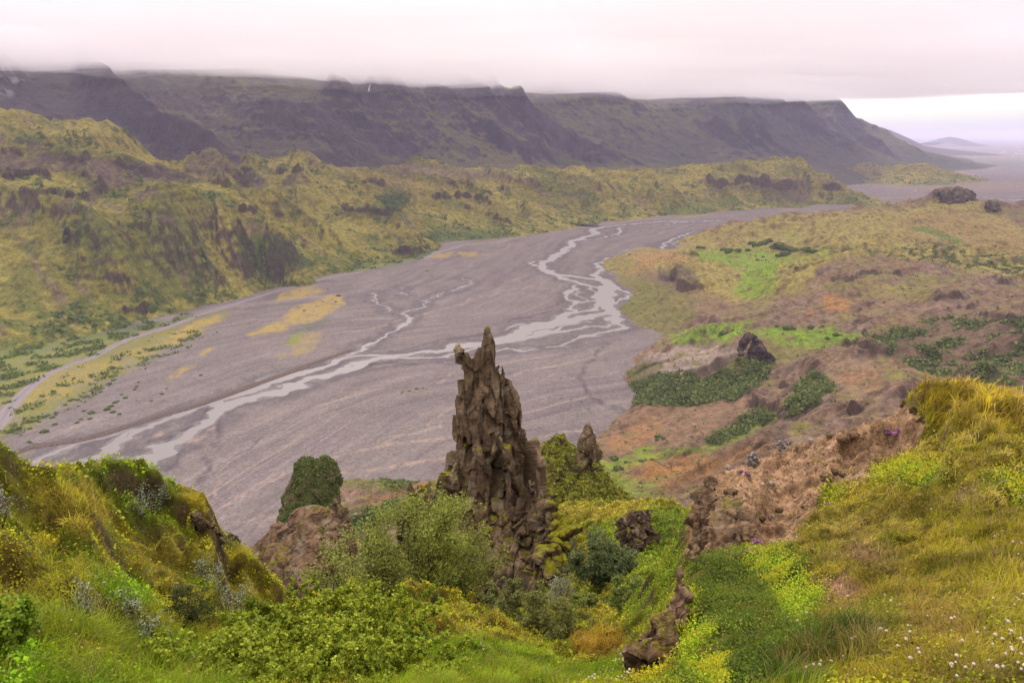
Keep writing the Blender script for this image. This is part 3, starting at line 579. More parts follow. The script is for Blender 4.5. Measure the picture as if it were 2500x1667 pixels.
cC, mC, n1, n2, n3, cv = landcol(gC, 131, S(104,84,74), S(138,112,96), S(190,174,82), S(150,142,60), 1.5, 2.8, 90)
uu = (gC.x*.66+gC.y*.75); vv = (gC.x*.75-gC.y*.66)
scree = sstep(.12, .4, fbm(uu/22+.6*n1, vv/170, 4, 161)+.25*n3)*sstep(.35, .6, gC.slope); cC = mixc(cC, S(150,122,108), scree*.75)
strat = fbm(gC.x/48, gC.z/5.0+.6*n1, 4, 163); cC = mixc(cC, S(88,70,64), sstep(.10, .30, strat+.28*n3)*sstep(.45, .85, gC.slope)*.45)
cC = mixc(cC, S(120,128,58), sstep(.02, .3, fbm(uu/60, vv/120, 4, 165))*.55)
cxx, cyy = gC.X+10*n1+6*n2, gC.Y+7*n1+4*n2
def cpoly(c, a, f, z, *p):
    global cC
    cC = mixc(cC, c, poly_mask(cxx, cyy, zp(z, *p), f)*a*np.clip(.85+.9*n2, 0, 1))
BRN, DRK = S(128,104,98), S(78,64,66)
low = sstep(45, 6, gC.z+22*n1)
cC = mixc(cC, S(126,138,58), low*sstep(-.1, .3, n2+n3*.5)*.75)                  # greener near the valley floor
cC = mixc(cC, S(74,98,54), sstep(.08, .30, fbm(gC.x/55, gC.y/55, 4, 171)+.16*low-.05)*sstep(.05, .30, fbm(gC.x/9, gC.y/9, 3, 173)+.18)*.75)
cpoly(BRN, .9, 8, 'L', (-200,640), (500,650), (1000,680), (1300,740), (1700,830), (1500,880), (1250,860), (1000,950), (800,1100), (700,1000), (850,900), (700,800), (300,790), (0,830), (-200,900))
cpoly(S(92,76,78), .8, 6, 'L', (1050,770), (1400,720), (1700,830), (1900,880), (1650,890), (1300,850)); cpoly(BRN, .8, 5, 'L', (1600,720), (1850,600), (1950,680), (2150,760), (2000,860), (1750,840)); cpoly(S(96,80,84), .9, 5, 'L', (2050,850), (2180,750), (2350,860), (2300,960), (2150,930))
cpoly(S(140,118,104), .8, 8, 'M', (500,900), (1000,840), (1500,870), (2352,945), (2352,1010), (1800,1010), (1300,930), (800,880)); cpoly(S(196,170,96), .6, 8, 'M', (700,880), (1200,960), (1700,1040), (1900,1100), (1600,1110), (1200,1030), (900,980))
cpoly(S(66,88,56), .85, 6, 'M', (1130,1160), (1400,1120), (1460,1180), (1330,1300), (1230,1260)); cpoly(S(72,100,54), .75, 8, 'L', (2060,1330), (2352,1400), (2352,1700), (2150,1600)); cpoly(S(80,110,56), .7, 8, 'Z2', (-350,60), (-150,20), (100,170), (300,300), (100,420), (-150,300))
cpoly(S(80,108,60), .7, 8, 'Z2', (1330,0), (1700,10), (2000,60), (2200,90), (1500,120), (1440,130)); cpoly(S(92,76,76), .75, 5, 'M', (300,1000), (480,920), (600,1040), (330,1060)); cpoly(DRK, .7, 8, 'M', (150,1200), (280,1180), (330,1330), (250,1350)); cpoly(S(84,78,56), .6, 8, 'M', (800,1250), (1350,1260), (1400,1400), (850,1340))
cpoly(S(122,98,92), .8, 6, 'N', (-60,150), (740,40), (830,100), (820,220), (700,220), (500,140), (200,120)); cpoly(S(112,92,84), .7, 8, 'Z5', (560,560), (700,480), (1000,470), (1000,600), (900,650), (600,620))
for p in [[(1120,1160),(1350,1200),(1650,1290),(1500,1180)], [(2050,1250),(2200,1230),(2352,1330),(2300,1340)], [(100,1060),(260,1080),(280,1200),(150,1180)], [(1200,960),(1330,1000),(1250,1090),(1200,1060)], [(900,1090),(1020,1080),(1040,1130)]]: cpoly(S(140,116,110), .7, 5, 'L', *p)
SCRC = sstep(.08, .30, fbm(gC.x/55, gC.y/55, 4, 171)+.16*low-.05)*sstep(.05, .30, fbm(gC.x/9, gC.y/9, 3, 173)+.18)+.5*low*sstep(0, .3, n2)
for z_, p_ in [('M', [(1130,1160), (1400,1120), (1460,1180), (1330,1300), (1230,1260)]), ('L', [(2060,1330), (2352,1400), (2352,1700), (2150,1600)])]: SCRC = np.maximum(SCRC, poly_mask(cxx, cyy, zp(z_, *p_), 8))
dk = sstep(1.9, 3.2, gC.slope+.6*n2+.4*n1); cC = mixc(cC, S(104,88,72), dk*.6)
cC = cC*1.14
M_MID = mat_land('mossy_slopes', .09, bump=1.0, var=.34, fine=4.5)
hills = emit_grid('green_hills', gC, M_MID, cC, gC.z > -4); tag(hills, kind='structure', label='gullied moss-green hills along the left side of the valley')

# ============================================================ RIGHT BROWN HILLS
Dn = zp('P', *[(x, y, None) for x, y in [(1395,592),(1385,620),(1405,645),(1447,668),(1438,690),(1412,712),(1440,738),(1462,752),(1522,768),(1480,800),(1442,845),(1434,880),(1450,925),(1430,945),(1395,975),(1365,1000),(1290,1040),(1200,1070),(1030,1098),(930,1108),(800,1096),(770,1112),(700,1165),(640,1195),(585,1245),(540,1290),(1440,578),(1500,568),(1555,572),(1620,590),(1565,552),(1640,530)]])
Dneg = zp('P', *[(x, y) for x, y in [(1340,600),(1345,660),(1375,720),(1440,775),(1400,840),(1400,900),(1350,950),(1200,1035),(1000,1060),(800,1055),(640,1130),(540,1220),(480,1290),(1330,560),(1420,540),(1520,545),(1570,565)]])
Dneg = [(X, float(floor_r(X, Y)), 'z', -10) for X, Y in Dneg]
Dc = controls(Dn+Dneg+
 zp('P', (1450,590,1480), (1500,584,1500), (1560,586,1450), (1600,600,1380), (1640,640,1180), (1550,640,1220), (1470,630,1350), (1500,700,1070), (1600,680,1090), (1560,720,1010), (1600,740,950),
   (1620,572,1650), (1700,600,1350), (1720,640,1200), (1730,690,1050), (1600,585,1520), (1680,660,1130),
   (1600,532,1800), (1700,508,1850), (1800,498,1850), (1700,540,1700), (1850,502,1830), (1930,500,1800), (2000,490,1850), (2090,480,1900), (2150,462,1930), (2200,444,1960), (2172,436,1975), (2225,442,1965), (2140,452,1950), (2260,460,1930), (2290,478,1900), (2352,503,1800), (2500,530,1750),
   (2000,540,1500), (2200,560,1350), (1850,580,1400), (2352,600,1250), (1950,572,1320),
   (1850,625,1110), (1950,592,1120), (2030,600,1090), (2100,620,1050), (2200,640,1000), (2352,690,860), (2500,720,840), (1760,660,1060), (1900,700,900), (2100,730,810), (1750,730,910), (2230,760,740), (2352,790,720),
   (1620,760,880), (1850,780,800), (1750,765,860), (1950,785,780), (1520,795,830), (1600,790,800), (1660,780,790), (1720,775,780), (1800,800,740), (1950,802,700), (2050,830,620), (2130,860,560), (2200,810,720), (2352,850,620), (2400,900,560),
   (1480,840,760), (1560,860,720), (1700,860,690), (1640,900,670), (1500,905,690), (1760,830,715), (1720,830,705),
   (1450,938,655), (1500,930,630), (1550,929,600), (1650,926,590), (1700,920,580), (1770,890,600), (1850,880,560), (2000,900,500), (1700,975,555), (1550,1000,560), (1450,1010,570), (1450,1080,520), (1600,1040,520), (1750,970,535), (1800,950,540), (1380,1050,520), (1850,940,500),
   (1450,1125,440), (1600,1090,400), (1800,1000,420), (2000,950,400), (1400,1200,350), (1300,1100,480), (2100,920,430),
   (1060,1105,430), (1000,1110,430), (900,1150,380), (850,1200,340), (830,1125,405), (700,1165,400), (760,1120,430), (600,1240,410))
 +[(X, r, 'z', z) for X, r, z in [(1600,280,90),(2000,280,130),(2400,300,140),(1250,280,85),(900,280,70),(600,280,40),(400,330,-10),(500,420,-15),(2000,2400,-20),(2350,2400,-30),(1750,2300,-30),(2600,2400,-30),(1500,2000,-30),(2600,1400,90),(2600,800,110),(1600,200,120),(2200,200,160),(1000,200,100),(500,200,40)]])
gD = Grid(-23, 40, 190, 2400, 760)
def preD(z, x, y, r):
    env = sstep(2, 25, z)*sstep(230, 420, r)
    q = ridged((x*.5+y*.3)/170+.3*perlin(x/200, y/200, 6), (y-x*.3)/130, 4, 24)
    w = z+env*27*(q-.45)+env*9*fbm(x/60, y/60, 4, 26)
    return w
gD.from_controls(Dc, k=2, c=.012, pre=preD, ero=dict(batches=26, npart=8000, steps=40, seed=7, cap=1.3))
gD.z = smooth2(gD.z, 1)
e_ = sstep(1, 10, gD.zs)
gD.z = gD.z+e_*(2.6*(ridged(gD.x/28, gD.y/28, 4, 53)-.4)*sstep(-.1, .4, perlin(gD.x/130, gD.y/130, 56)+.1)+.8*fbm(gD.x/7, gD.y/7, 4, 55))
for pts in [[(960,775),(1130,765),(1190,735),(1330,722)], [(1410,718),(1480,738)], [(1870,970),(2020,965)], [(1700,910),(1850,895),(1960,900)], [(2030,1025),(2200,1050),(2340,1055)], [(2160,785),(2300,805)], [(1140,1000),(1290,950)], [(1040,1240),(1160,1235),(1260,1245)], [(1190,1155),(1220,1165)], [(0,800),(70,870)]]: ledge(gD, pts, 4.2, 9, 'N')
ledge(gD, [(1930,830),(2030,870),(2120,830)], 14, 12, 'Z1'); ledge(gD, [(2130,960),(2352,950)], 14, 10, 'Z1'); ledge(gD, [(1330,870),(1480,930),(1570,940)], 8, 20, 'Z4'); ledge(gD, [(2100,960),(2230,940)], 5, 12, 'Z4'); ledge(gD, [(1570,770),(1680,740)], 4, 10, 'Z4')
gD.finish()
cD, mD, n1, n2, n3, cv = landcol(gD, 151, S(146,112,96), S(166,132,116), S(164,148,84), S(150,134,78), .25, .6, 60)
cD = mixc(cD, S(158,122,100), sstep(.15, -.12, n3+.6*n1)*mD*.8); cD = mixc(cD, S(176,136,104), sstep(.05, .3, fbm(gD.x/120, gD.y/60, 4, 199))*.5)
n4 = fbm(gD.x/18, gD.y/18, 5, 157); cxx, cyy = gD.X+12*n1+14*n2+16*n4, gD.Y+9*n1+8*n2+9*n4
cD = mixc(cD, S(120,92,82), sstep(.08, .35, fbm(gD.x/14, gD.z/2.2, 4, 158)+.2*n1)*.5)
SCRD = np.zeros(gD.x.shape)
def dpoly(c, a, f, z, *p):
    global cD, SCRD
    if c is SCR: SCRD = np.maximum(SCRD, poly_mask(cxx, cyy, zp(z, *p), f)*a)
    elif SCRD.any(): SCRD = SCRD*(1-.9*poly_mask(cxx, cyy, zp(z, *p), f)*a)
    cD = mixc(cD, c, poly_mask(cxx, cyy, zp(z, *p), f+3)*a*np.clip(.9+1.6*n2+1.0*n4, 0, 1))
RB, OR, MEA, SCR, WHT, DUN, OLV = S(152,118,104), S(204,142,82), S(146,172,50), S(88,104,54), S(190,162,150), S(184,160,92), S(140,134,70)
# grassy far part
dpoly(S(190,168,92), .95, 10, 'N', (-700,420), (0,430), (600,310), (1500,260), (1900,170), (2352,400), (2500,800), (2352,780), (1700,640), (1300,590), (900,680), (700,850), (300,950), (0,850), (-500,600))
dpoly(S(178,140,96), .6, 14, 'N', (1300,380), (1900,250), (2352,440), (2400,640), (1900,520), (1500,420)); dpoly(S(182,164,92), .7, 8, 'N', (1640,220), (1850,170), (2050,210), (2100,260), (1700,260))
dpoly(MEA, .95, 5, 'N', (-30,560), (100,580), (330,560), (460,545), (560,580), (700,600), (700,640), (600,680), (570,800), (540,880), (380,920), (280,880), (300,780), (380,720), (200,660), (0,620)); dpoly(S(170,176,64), .6, 8, 'N', (650,440), (740,430), (760,500), (680,520)); dpoly(S(160,164,62), .7, 8, 'N', (800,540), (920,525), (1000,600), (800,640), (600,640))
dpoly(S(98,140,50), .95, 4, 'N', (1530,405), (1650,400), (1790,450), (1910,490), (1890,515), (1760,475), (1640,440))
dpoly(MEA, .95, 5, 'N', (-200,1160), (0,1120), (200,1080), (370,1055), (385,1110), (290,1180), (240,1250), (100,1220), (-150,1250)); dpoly(MEA, .95, 5, 'N', (400,1140), (560,1120), (750,1140), (1000,1120), (1030,1155), (1230,1165), (1130,1210), (900,1265), (640,1235), (480,1180)); dpoly(S(140,150,60), .6, 5, 'N', (350,1150), (450,1140), (620,1230), (500,1200))
dpoly(S(176,156,84), .8, 6, 'Z1', (1250,700), (1400,560), (1900,480), (2300,560), (2352,640), (1900,700), (1700,800), (1450,880), (1300,850)); dpoly(S(210,150,104), .7, 8, 'Z1', (1650,560), (2050,520), (2350,640), (2000,680), (1700,720)); dpoly(OR, .5, 6, 'Z1', (1500,860), (1600,760), (1850,680), (1900,700), (1700,780))
dpoly(OLV, .85, 6, 'Z1', (1250,820), (1700,820), (1950,900), (1800,1100), (1500,1200), (1420,1200), (1600,1050), (1500,920)); dpoly(S(112,92,88), .8, 5, 'Z1', (1930,820), (2150,680), (2352,760), (2352,960), (2100,930), (1940,900)); dpoly(S(164,142,130), .8, 5, 'Z1', (1850,1200), (2050,1000), (2200,960), (2050,1100), (1900,1210))
dpoly(OLV, .85, 6, 'Z4', (300,170), (500,0), (750,0), (930,150), (940,240), (700,370), (500,300)); dpoly(S(160,140,74), .7, 6, 'Z4', (800,30), (900,60), (850,180), (740,170))
dpoly(WHT, .85, 6, 'Z4', (450,600), (560,540), (800,470), (1090,425), (1200,470), (1280,510), (1150,610), (900,680), (700,690), (500,720)); dpoly(S(206,180,164), .5, 4, 'Z4', (900,560), (1050,450), (1130,450), (1000,600)); dpoly(S(128,122,62), .9, 5, 'Z4', (400,660), (520,590), (700,600), (740,640), (560,690), (430,720))
dpoly(SCR, .97, 6, 'Z4', (400,900), (430,740), (560,700), (900,660), (1000,720), (1180,640), (1250,580), (1350,550), (1520,590), (1510,650), (1380,790), (1150,860), (900,900), (600,905)); dpoly(OLV, .8, 5, 'Z4', (1150,620), (1300,520), (1410,530), (1350,600), (1200,650)); dpoly(RB, .9, 5, 'Z4', (1000,780), (1190,660), (1190,700), (1080,780))
dpoly(S(168,128,104), .9, 8, 'Z4', (200,1130), (480,920), (650,895), (1100,870), (1400,850), (1330,960), (1200,1060), (1000,1180), (700,1230), (250,1300)); dpoly(OR, .5, 10, 'Z4', (250,1180), (600,1000), (700,1050), (600,1180), (300,1260))
dpoly(SCR, .9, 5, 'Z4', (1040,1200), (1100,1130), (1300,1010), (1440,940), (1560,990), (1500,1030), (1250,1130), (1100,1210)); dpoly(S(146,160,56), .9, 5, 'Z4', (240,1400), (400,1280), (600,1190), (650,1230), (860,1250), (1100,1200), (1330,1100), (1470,1020), (1430,940), (1500,950), (1560,1010), (1300,1150), (1000,1270), (700,1320), (420,1380), (300,1450)); dpoly(S(156,166,54), .95, 6, 'Z4', (220,1330), (400,1400), (500,1500), (700,1500), (650,1620), (300,1600))
dpoly(OR, .85, 12, 'Z4', (330,1440), (600,1330), (1000,1290), (1100,1330), (1050,1420), (700,1500)); dpoly(S(176,126,86), .8, 10, 'Z4', (1000,1300), (1500,1150), (1500,1250), (1100,1420), (800,1560), (600,1560))
dpoly(SCR, .85, 6, 'Z4', (1620,1000), (1640,860), (1750,740), (1800,640), (1950,700), (1980,820), (1900,900), (1700,990)); dpoly(S(182,146,120), .7, 8, 'Z4', (1870,560), (2100,500), (2352,620), (2352,860), (2100,820), (1950,680)); dpoly(S(190,128,84), .45, 10, 'Z4', (2000,640), (2352,640), (2352,800), (2100,800))
dpoly(OR, .8, 6, 'N', (890,990), (950,890), (1080,900), (1120,960), (1050,1010)); dpoly(OR, .75, 5, 'N', (745,1075), (850,985), (860,1010), (790,1070)); dpoly(S(188,168,150), .7, 5, 'N', (815,820), (860,800), (880,830), (840,840)); dpoly(S(112,92,92), .7, 6, 'N', (840,740), (900,690), (970,670), (960,720), (860,760))
dpoly(S(150,142,74), .8, 6, 'N', (880,820), (1150,770), (1350,725), (1450,740), (1200,830), (950,860)); dpoly(S(164,152,72), .7, 6, 'N', (1100,900), (1300,820), (1700,820), (1650,930), (1400,900)); dpoly(S(168,158,70), .7, 6, 'N', (570,860), (780,810), (830,840), (690,870))
scr = sstep(-.02, .25, fbm(gD.x/26, gD.y/26, 4, 191)); dm = poly_mask(cxx, cyy, zp('N', (1150,1200), (1300,1130), (1700,1050), (2200,1050), (2500,1060), (2500,1600), (2100,1560), (1700,1440), (1550,1380), (1300,1260)), 10)
cD = mixc(cD, S(128,100,82), dm*.6); cD = mixc(cD, S(78,84,46), dm*scr*.85)
bm_ = poly_mask(cxx, cyy, zp('N', (900,550), (1400,570), (1700,500), (2000,560), (2500,640), (2500,800), (2300,740), (1700,640), (1300,590)), 10); cD = mixc(cD, S(96,104,58), bm_*sstep(-.1, .2, fbm(gD.x/14, gD.y/14, 4, 193))*.85)
dpoly(S(150,112,90), .6, 8, 'N', (1400,450), (1700,480), (1900,560), (1700,530)); dpoly(S(176,124,84), .85, 8, 'H', (760,450), (800,350), (1050,320), (1200,240), (1330,220), (1330,300), (1060,330), (900,400)); dpoly(SCR, .8, 6, 'H', (600,540), (700,480), (1000,380), (1030,430), (900,520), (700,560)); dpoly(OLV, .8, 6, 'H', (600,260), (650,240), (1000,250), (1140,260), (1000,310), (800,330)); dpoly(SCR, .5, 6, 'H', (880,260), (1000,240), (1130,260), (1000,300)); dpoly(S(176,138,118), .9, 6, 'H', (590,400), (620,300), (740,310), (780,350), (640,420))
cD = mixc(cD, S(96,76,68), sstep(1.1, 2.0, gD.slope+.3*n2)*.7)
speck = sstep(.30, .42, fbm(gD.x/4, gD.y/4, 3, 197)); cD = mixc(cD, S(80,92,50), speck*(bm_*.5+mD*.35))
SCRD = np.maximum(SCRD, dm*scr*.5)*(.25+sstep(-.12, .2, fbm(gD.x/16, gD.y/16, 4, 195))); SCRD2 = (bm_*sstep(-.1, .2, fbm(gD.x/14, gD.y/14, 4, 193))+speck*.25)
cD = cD*(1+.22*n4+.18*fbm(gD.x/5, gD.y/5, 4, 159))[..., None]*np.array([1.10, 1.17, 1.12])
M_NEARMID = mat_land('tuff_slopes', .16, bump=.9, var=.30, fine=5)
rhills = emit_grid('brown_hills', gD, M_NEARMID, cD, gD.z > -3); tag(rhills, kind='structure', label='rolling brown and green hills on the right bank')
# ============================================================ FOREGROUND HILLSIDE
def floor_t(X, Y): return ray(X, Y)[1]
Ec = zp('P', (-150,1568,2.5), (0,1568,2.6), (400,1568,2.9), (800,1568,3.6), (1100,1568,5), (1300,1568,5.5), (1400,1568,5.4), (1500,1600,3.9), (1600,1568,2.9), (1800,1568,2.5), (2000,1568,2.3), (2352,1568,2.3), (2500,1568,2.3),
   (-150,1380,3.2), (0,1380,3.3), (0,1220,4.2), (0,1060,4.9), (0,1012,5.0), (-150,1000,5.0), (60,1060,5.6), (110,1090,6.0), (240,1056,7.0), (325,1053,7.2), (385,1100,7.2), (440,1122,7.3), (480,1138,7.4), (480,1210,7.0),
   (200,1130,5.9), (330,1150,6.2), (400,1300,5.0), (200,1250,4.9), (440,1230,6.2), (550,1242,8.0), (600,1295,7.6), (640,1332,7.2), (690,1385,7.0), (560,1330,6.2), (500,1400,4.8), (300,1480,3.4), (600,1480,4.3), (650,1430,5.2), (780,1420,6.6), (850,1500,4.6), (900,1450,5.8),
   (940,1412,7.4), (1000,1402,7.6), (1080,1425,7.5), (1150,1445,7.3), (1250,1490,6.8), (1340,1500,7.6), (1000,1500,5.8), (1150,1510,5.8),
   (1400,1440,9.5), (1340,1405,12.3), (1440,1480,8), (1400,1530,6.2), (1500,1400,10.5), (1520,1300,13), (1560,1200,18), (1560,1166,21), (1500,1170,23), (1430,1175,24), (1300,1166,25), (1450,1280,15), (1400,1350,14), (1480,1230,18), (1350,1250,20), (1200,1370,20),
   (1300,1400,15.5), (1600,1225,7.2), (1598,1150,7.6), (1640,1085,8.1), (1700,1200,6.6), (1800,1110,7.5), (1720,1056,9.3), (1790,1030,9.8), (1850,1008,10), (1930,985,10.3), (2000,962,10.5), (2060,950,10.5), (2110,885,9.1), (2150,868,9.0), (2200,872,9.1), (2250,885,9.2), (2352,905,9.4), (2500,915,9.4), (2090,990,8.6),
   (2200,1050,6.5), (2352,1100,5.8), (2000,1150,6.2), (2000,1300,4.4), (2352,1300,3.8), (1800,1250,5.3), (1750,1400,3.9), (2000,1450,3.0), (1620,1300,5.4), (1590,1330,5.1), (1600,1400,4.2), (1585,1480,3.6), (1700,1320,5.0))
Ec = controls(Ec+zp('P', (930,1400,10.0), (1000,1412,11.5), (1080,1418,11.8), (850,1400,9.5), (780,1392,9.0)))
ex = []
def hid(X, r, t): ex.append((az_of(X, r, CAMZ+t*r), math.log(r), t))
for X, rc, Yc in [(-100,5.0,1000),(0,5.0,1012),(120,6.2,1090),(250,7.1,1056),(325,7.3,1053),(440,7.4,1122),(495,7.5,1200),(560,8.1,1242),(640,7.3,1332),(700,7.2,1385)]:
    t = float(ray(X/.9408, Yc/.9408)[1]); hid(X/.9408, rc*1.12, t-.10); hid(X/.9408, rc*1.4, t-.24); hid(X/.9408, rc*2.2, t-.30)
for X, rc, Yc in [(780,12.5,1400),(900,13,1395),(1050,22,1360)]:
    t = float(ray(X/.9408, Yc/.9408)[1]); hid(X/.9408, rc*1.3, t-.06); hid(X/.9408, rc*2.0, t-.10)
for X, rc, Yc in [(1300,25,1166),(1430,24,1175),(1560,21.5,1166)]:
    t = float(ray(X/.9408, Yc/.9408)[1]); hid(X/.9408, rc*1.15, t-.05); hid(X/.9408, rc*1.5, t-.14)
for X, rc, Yc in [(1640,8.2,1085),(1720,9.4,1056),(1850,10.1,1008),(2000,10.6,962),(2150,9.2,868),(2352,9.6,905),(2550,9.6,915)]:
    t = float(ray(X/.9408, Yc/.9408)[1]); hid(X/.9408, rc*1.15, t-.12); hid(X/.9408, rc*1.6, t-.26); hid(X/.9408, rc*3, t-.36)
for a_ in (-44, -30, -15, 0, 15, 30, 44):
    for r_ in (.9, 1.4): ex.append((math.radians(a_), math.log(r_), -1.62/r_-(.10 if a_ < 5 else -.05)))
    ex.append((math.radians(a_), math.log(45), -.66)); ex.append((math.radians(a_), math.log(110), -.66)); ex.append((math.radians(a_), math.log(230), -.64 if a_ > -20 else -.9))
Ec = np.vstack([Ec, np.array(ex)])
gE = Grid(-44, 44, 1.0, 32, 760, 1560); gE.l = np.concatenate([np.linspace(math.log(1.0), math.log(30), 1480), np.linspace(math.log(30), math.log(230), 81)[1:]]); gE.fill()
gE.from_controls(Ec, k=4, c=.010)
gE.cell = gE.r*(gE.a[1]-gE.a[0])
x, y = gE.x, gE.y
def fit_skyline(pts, lo, hi):
    P = zp('P', *pts); A_ = np.array([float(ray(X, Y)[0]) for X, Y in P]); T_ = np.array([float(ray(X, Y)[1]) for X, Y in P]); t = (gE.z-CAMZ)/gE.r; tm = np.where(gE.r < 32, t, -9).max(0); k = np.where(gE.r < 32, t, -9).argmax(0); rc = np.exp(gE.l[k]); kk = np.hanning(93)[1:-1]; kk /= kk.sum(); rc = np.convolve(np.pad(rc, 45, mode='edge'), kk, 'valid')
    want = np.interp(gE.a, A_, T_); w = sstep(A_[0]-lo, A_[0], gE.a)*sstep(A_[-1]+hi, A_[-1], gE.a); dt = (want-tm)*w; k2 = np.hanning(15)[1:-1]; k2 /= k2.sum(); dt = np.convolve(np.pad(dt, 6, mode='edge'), k2, 'valid'); gE.z += dt[None]*gE.r*sstep(.25, .95, gE.r/rc[None])
def fit_all():
    fit_skyline([(-250,985),(-100,1000),(0,1014),(30,1040),(60,1064),(100,1074),(150,1066),(240,1056),(330,1056),(380,1100),(430,1118),(478,1140),(494,1190),(505,1215),(550,1246),(600,1296),(645,1338),(690,1386)], 3, .02)
    fit_skyline([(1585,1166),(1600,1156),(1640,1090),(1700,1072),(1720,1062),(1790,1036),(1850,1014),(1930,992),(2000,970),(2060,950),(2082,915),(2108,892),(2150,882),(2200,886),(2250,898),(2352,916),(2600,925)], .01, 3)
hum = sstep(.0, .5, fbm(x/.55, y/.55, 3, 211)); fade = np.clip(1-(gE.r-30)/80, 0, 1)
soilp = poly_mask(*project(x, y, gE.z)[:2], zp('J', (60,1600),(120,1150),(280,880),(820,620),(1200,520),(1500,440),(1780,330),(2000,520),(1900,720),(1600,830),(1500,950),(1200,1000),(1120,1200),(1000,1330),(950,1450),(500,1520)), 14)
gE.z = gE.z+.16*fbm(x/1.6, y/1.6, 4, 201)*sstep(1.5, 4, gE.r)+(1-soilp)*((.13+.12*sstep(0, -1.5, x))*hum+.05*sstep(.0, .4, fbm(x/.2, y/.2, 2, 213)))*sstep(1.5, 4, gE.r)*np.clip(gE.r/5, .4, 1.5)+(.03+.02*soilp)*fbm(x/.22, y/.22, 4, 203)+.5*fbm(x/9, y/9, 3, 205)*sstep(12, 30, gE.r)+soilp*(.06*(ridged(x/.45, y/.45, 4, 207)-.4)+.10*sstep(.15, .4, fbm(x/.5, y/.5, 3, 208)))
fit_all(); fit_all(); fit_all()
gE.finish()
def E_at(x, y, arr=None):
    arr = gE.z if arr is None else arr
    a = np.arctan2(x, y); l = np.log(np.hypot(x, y)); r = np.interp(l, gE.l, np.arange(gE.R)).clip(0, gE.R-1.01); c = ((a-gE.a[0])/(gE.a[1]-gE.a[0])).clip(0, gE.C-1.01)
    i = r.astype(int); j = c.astype(int); fr = r-i; fc = c-j
    return arr[i, j]*(1-fr)*(1-fc)+arr[i+1, j]*fr*(1-fc)+arr[i, j+1]*(1-fr)*fc+arr[i+1, j+1]*fr*fc
_rr = np.exp(np.linspace(math.log(1.3), math.log(29), 700))
def hit(X, Y, rmin=0):
    """where the line of sight through a seen point meets the hillside"""
    a, t = ray(X, Y); rr = _rr[_rr > rmin]; xs, ys_ = rr*np.sin(a), rr*np.cos(a); zt = E_at(xs, ys_); under = (CAMZ+t*rr) < zt
    k = int(np.argmax(under)) if under.any() else len(rr)-1
    return Vector((xs[k], ys_[k], zt[k]))
# ---- what grows where (regions surveyed on the slope)
eX = gE.X+10*perlin(x/.35, y/.35, 221)+5*perlin(x/.1, y/.1, 222); eY = gE.Y+10*perlin(x/.35, y/.35, 223)+5*perlin(x/.1, y/.1, 224)
n1 = fbm(x/.9, y/.9, 5, 231); n2 = fbm(x/.2, y/.2, 4, 233); n3 = fbm(x/3, y/3, 4, 235)
soilp = poly_mask(eX, eY, zp('J', (60,1600),(120,1150),(280,880),(700,600),(1200,460),(1500,380),(1760,300),(2000,520),(1900,720),(1600,830),(1500,950),(1200,1000),(1120,1200),(1000,1330),(950,1450),(500,1520)), 14)
FIELDS = {}
for k_, v_ in dict(grass=.5, blade=.06, leaf=.8, soil=0.0).items(): FIELDS[k_] = np.full(x.shape, v_)
gcolE = np.broadcast_to(S(146,134,30), x.shape+(3,)).copy(); gcolE = mixc(gcolE, S(106,118,20), sstep(-.15, .2, n1+.3*n2)); gcolE = mixc(gcolE, S(172,146,62), sstep(.08, .35, n3+.5*n2)*.6)
lcolE = np.broadcast_to(S(122,136,18), x.shape+(3,)).copy(); lcolE = mixc(lcolE, S(160,148,24), sstep(-.1, .25, -n1+.5*n2))
def reg(z, pts, a=1.0, f=10, g=None, l=None, grass=None, blade=None, leaf=None, soil=None):
    global gcolE, lcolE
    m = poly_mask(eX, eY, zp(z, *pts), f+14)*a*np.clip(.95+1.2*n2, 0, 1)
    if g is not None: gcolE = mixc(gcolE, g, m)
    if l is not None: lcolE = mixc(lcolE, l, m)
    for k_, v_ in dict(grass=grass, blade=blade, leaf=leaf, soil=soil).items():
        if v_ is not None: FIELDS[k_] = FIELDS[k_]+(v_-FIELDS[k_])*m
reg('G', [(600,230),(700,140),(920,140),(1020,240),(1130,290),(1200,420),(1130,540),(900,430),(720,380),(630,310)], g=S(108,120,18), l=S(126,146,14), leaf=1.3, grass=.15, blade=.04)
reg('G', [(200,320),(560,320),(680,460),(700,560),(500,620),(250,560)], g=S(170,150,56), l=S(150,130,50), leaf=.1, grass=.9, blade=.08); reg('G', [(860,620),(1100,600),(1200,780),(1050,1000),(850,900)], .8, g=S(166,150,56), leaf=.1, grass=.9)
reg('G', [(1140,290),(1260,300),(1345,380),(1345,460),(1300,530),(1210,540),(1150,420)], g=S(160,140,24), l=S(164,146,20), leaf=.5, grass=.5, blade=.03)
reg('G', [(-200,0),(0,0),(90,100),(190,180),(190,260),(60,340),(-200,330)], g=S(110,108,20), l=S(106,116,18), leaf=.9, grass=.4, blade=.05)
reg('G', [(1250,800),(1600,700),(1656,1100),(1500,1150),(1350,1000)], .8, g=S(150,134,38), l=S(144,134,28), leaf=.4, grass=.9, blade=.09)
reg('G', [(150,1100),(700,1180),(1200,1250),(1500,1300),(1500,1700),(-100,1700),(-100,1250)], .8, g=S(92,118,18), l=S(100,134,18), leaf=.8, grass=1.1, blade=.10)
reg('G', [(550,850),(900,900),(1000,1100),(700,1100),(560,980)], .9, g=S(96,130,24), l=S(112,150,26), leaf=1.2); reg('G', [(-100,1230),(180,1280),(270,1450),(200,1700),(-200,1700)], .9, g=S(90,120,16), l=S(112,146,18), leaf=1.5, grass=.3)
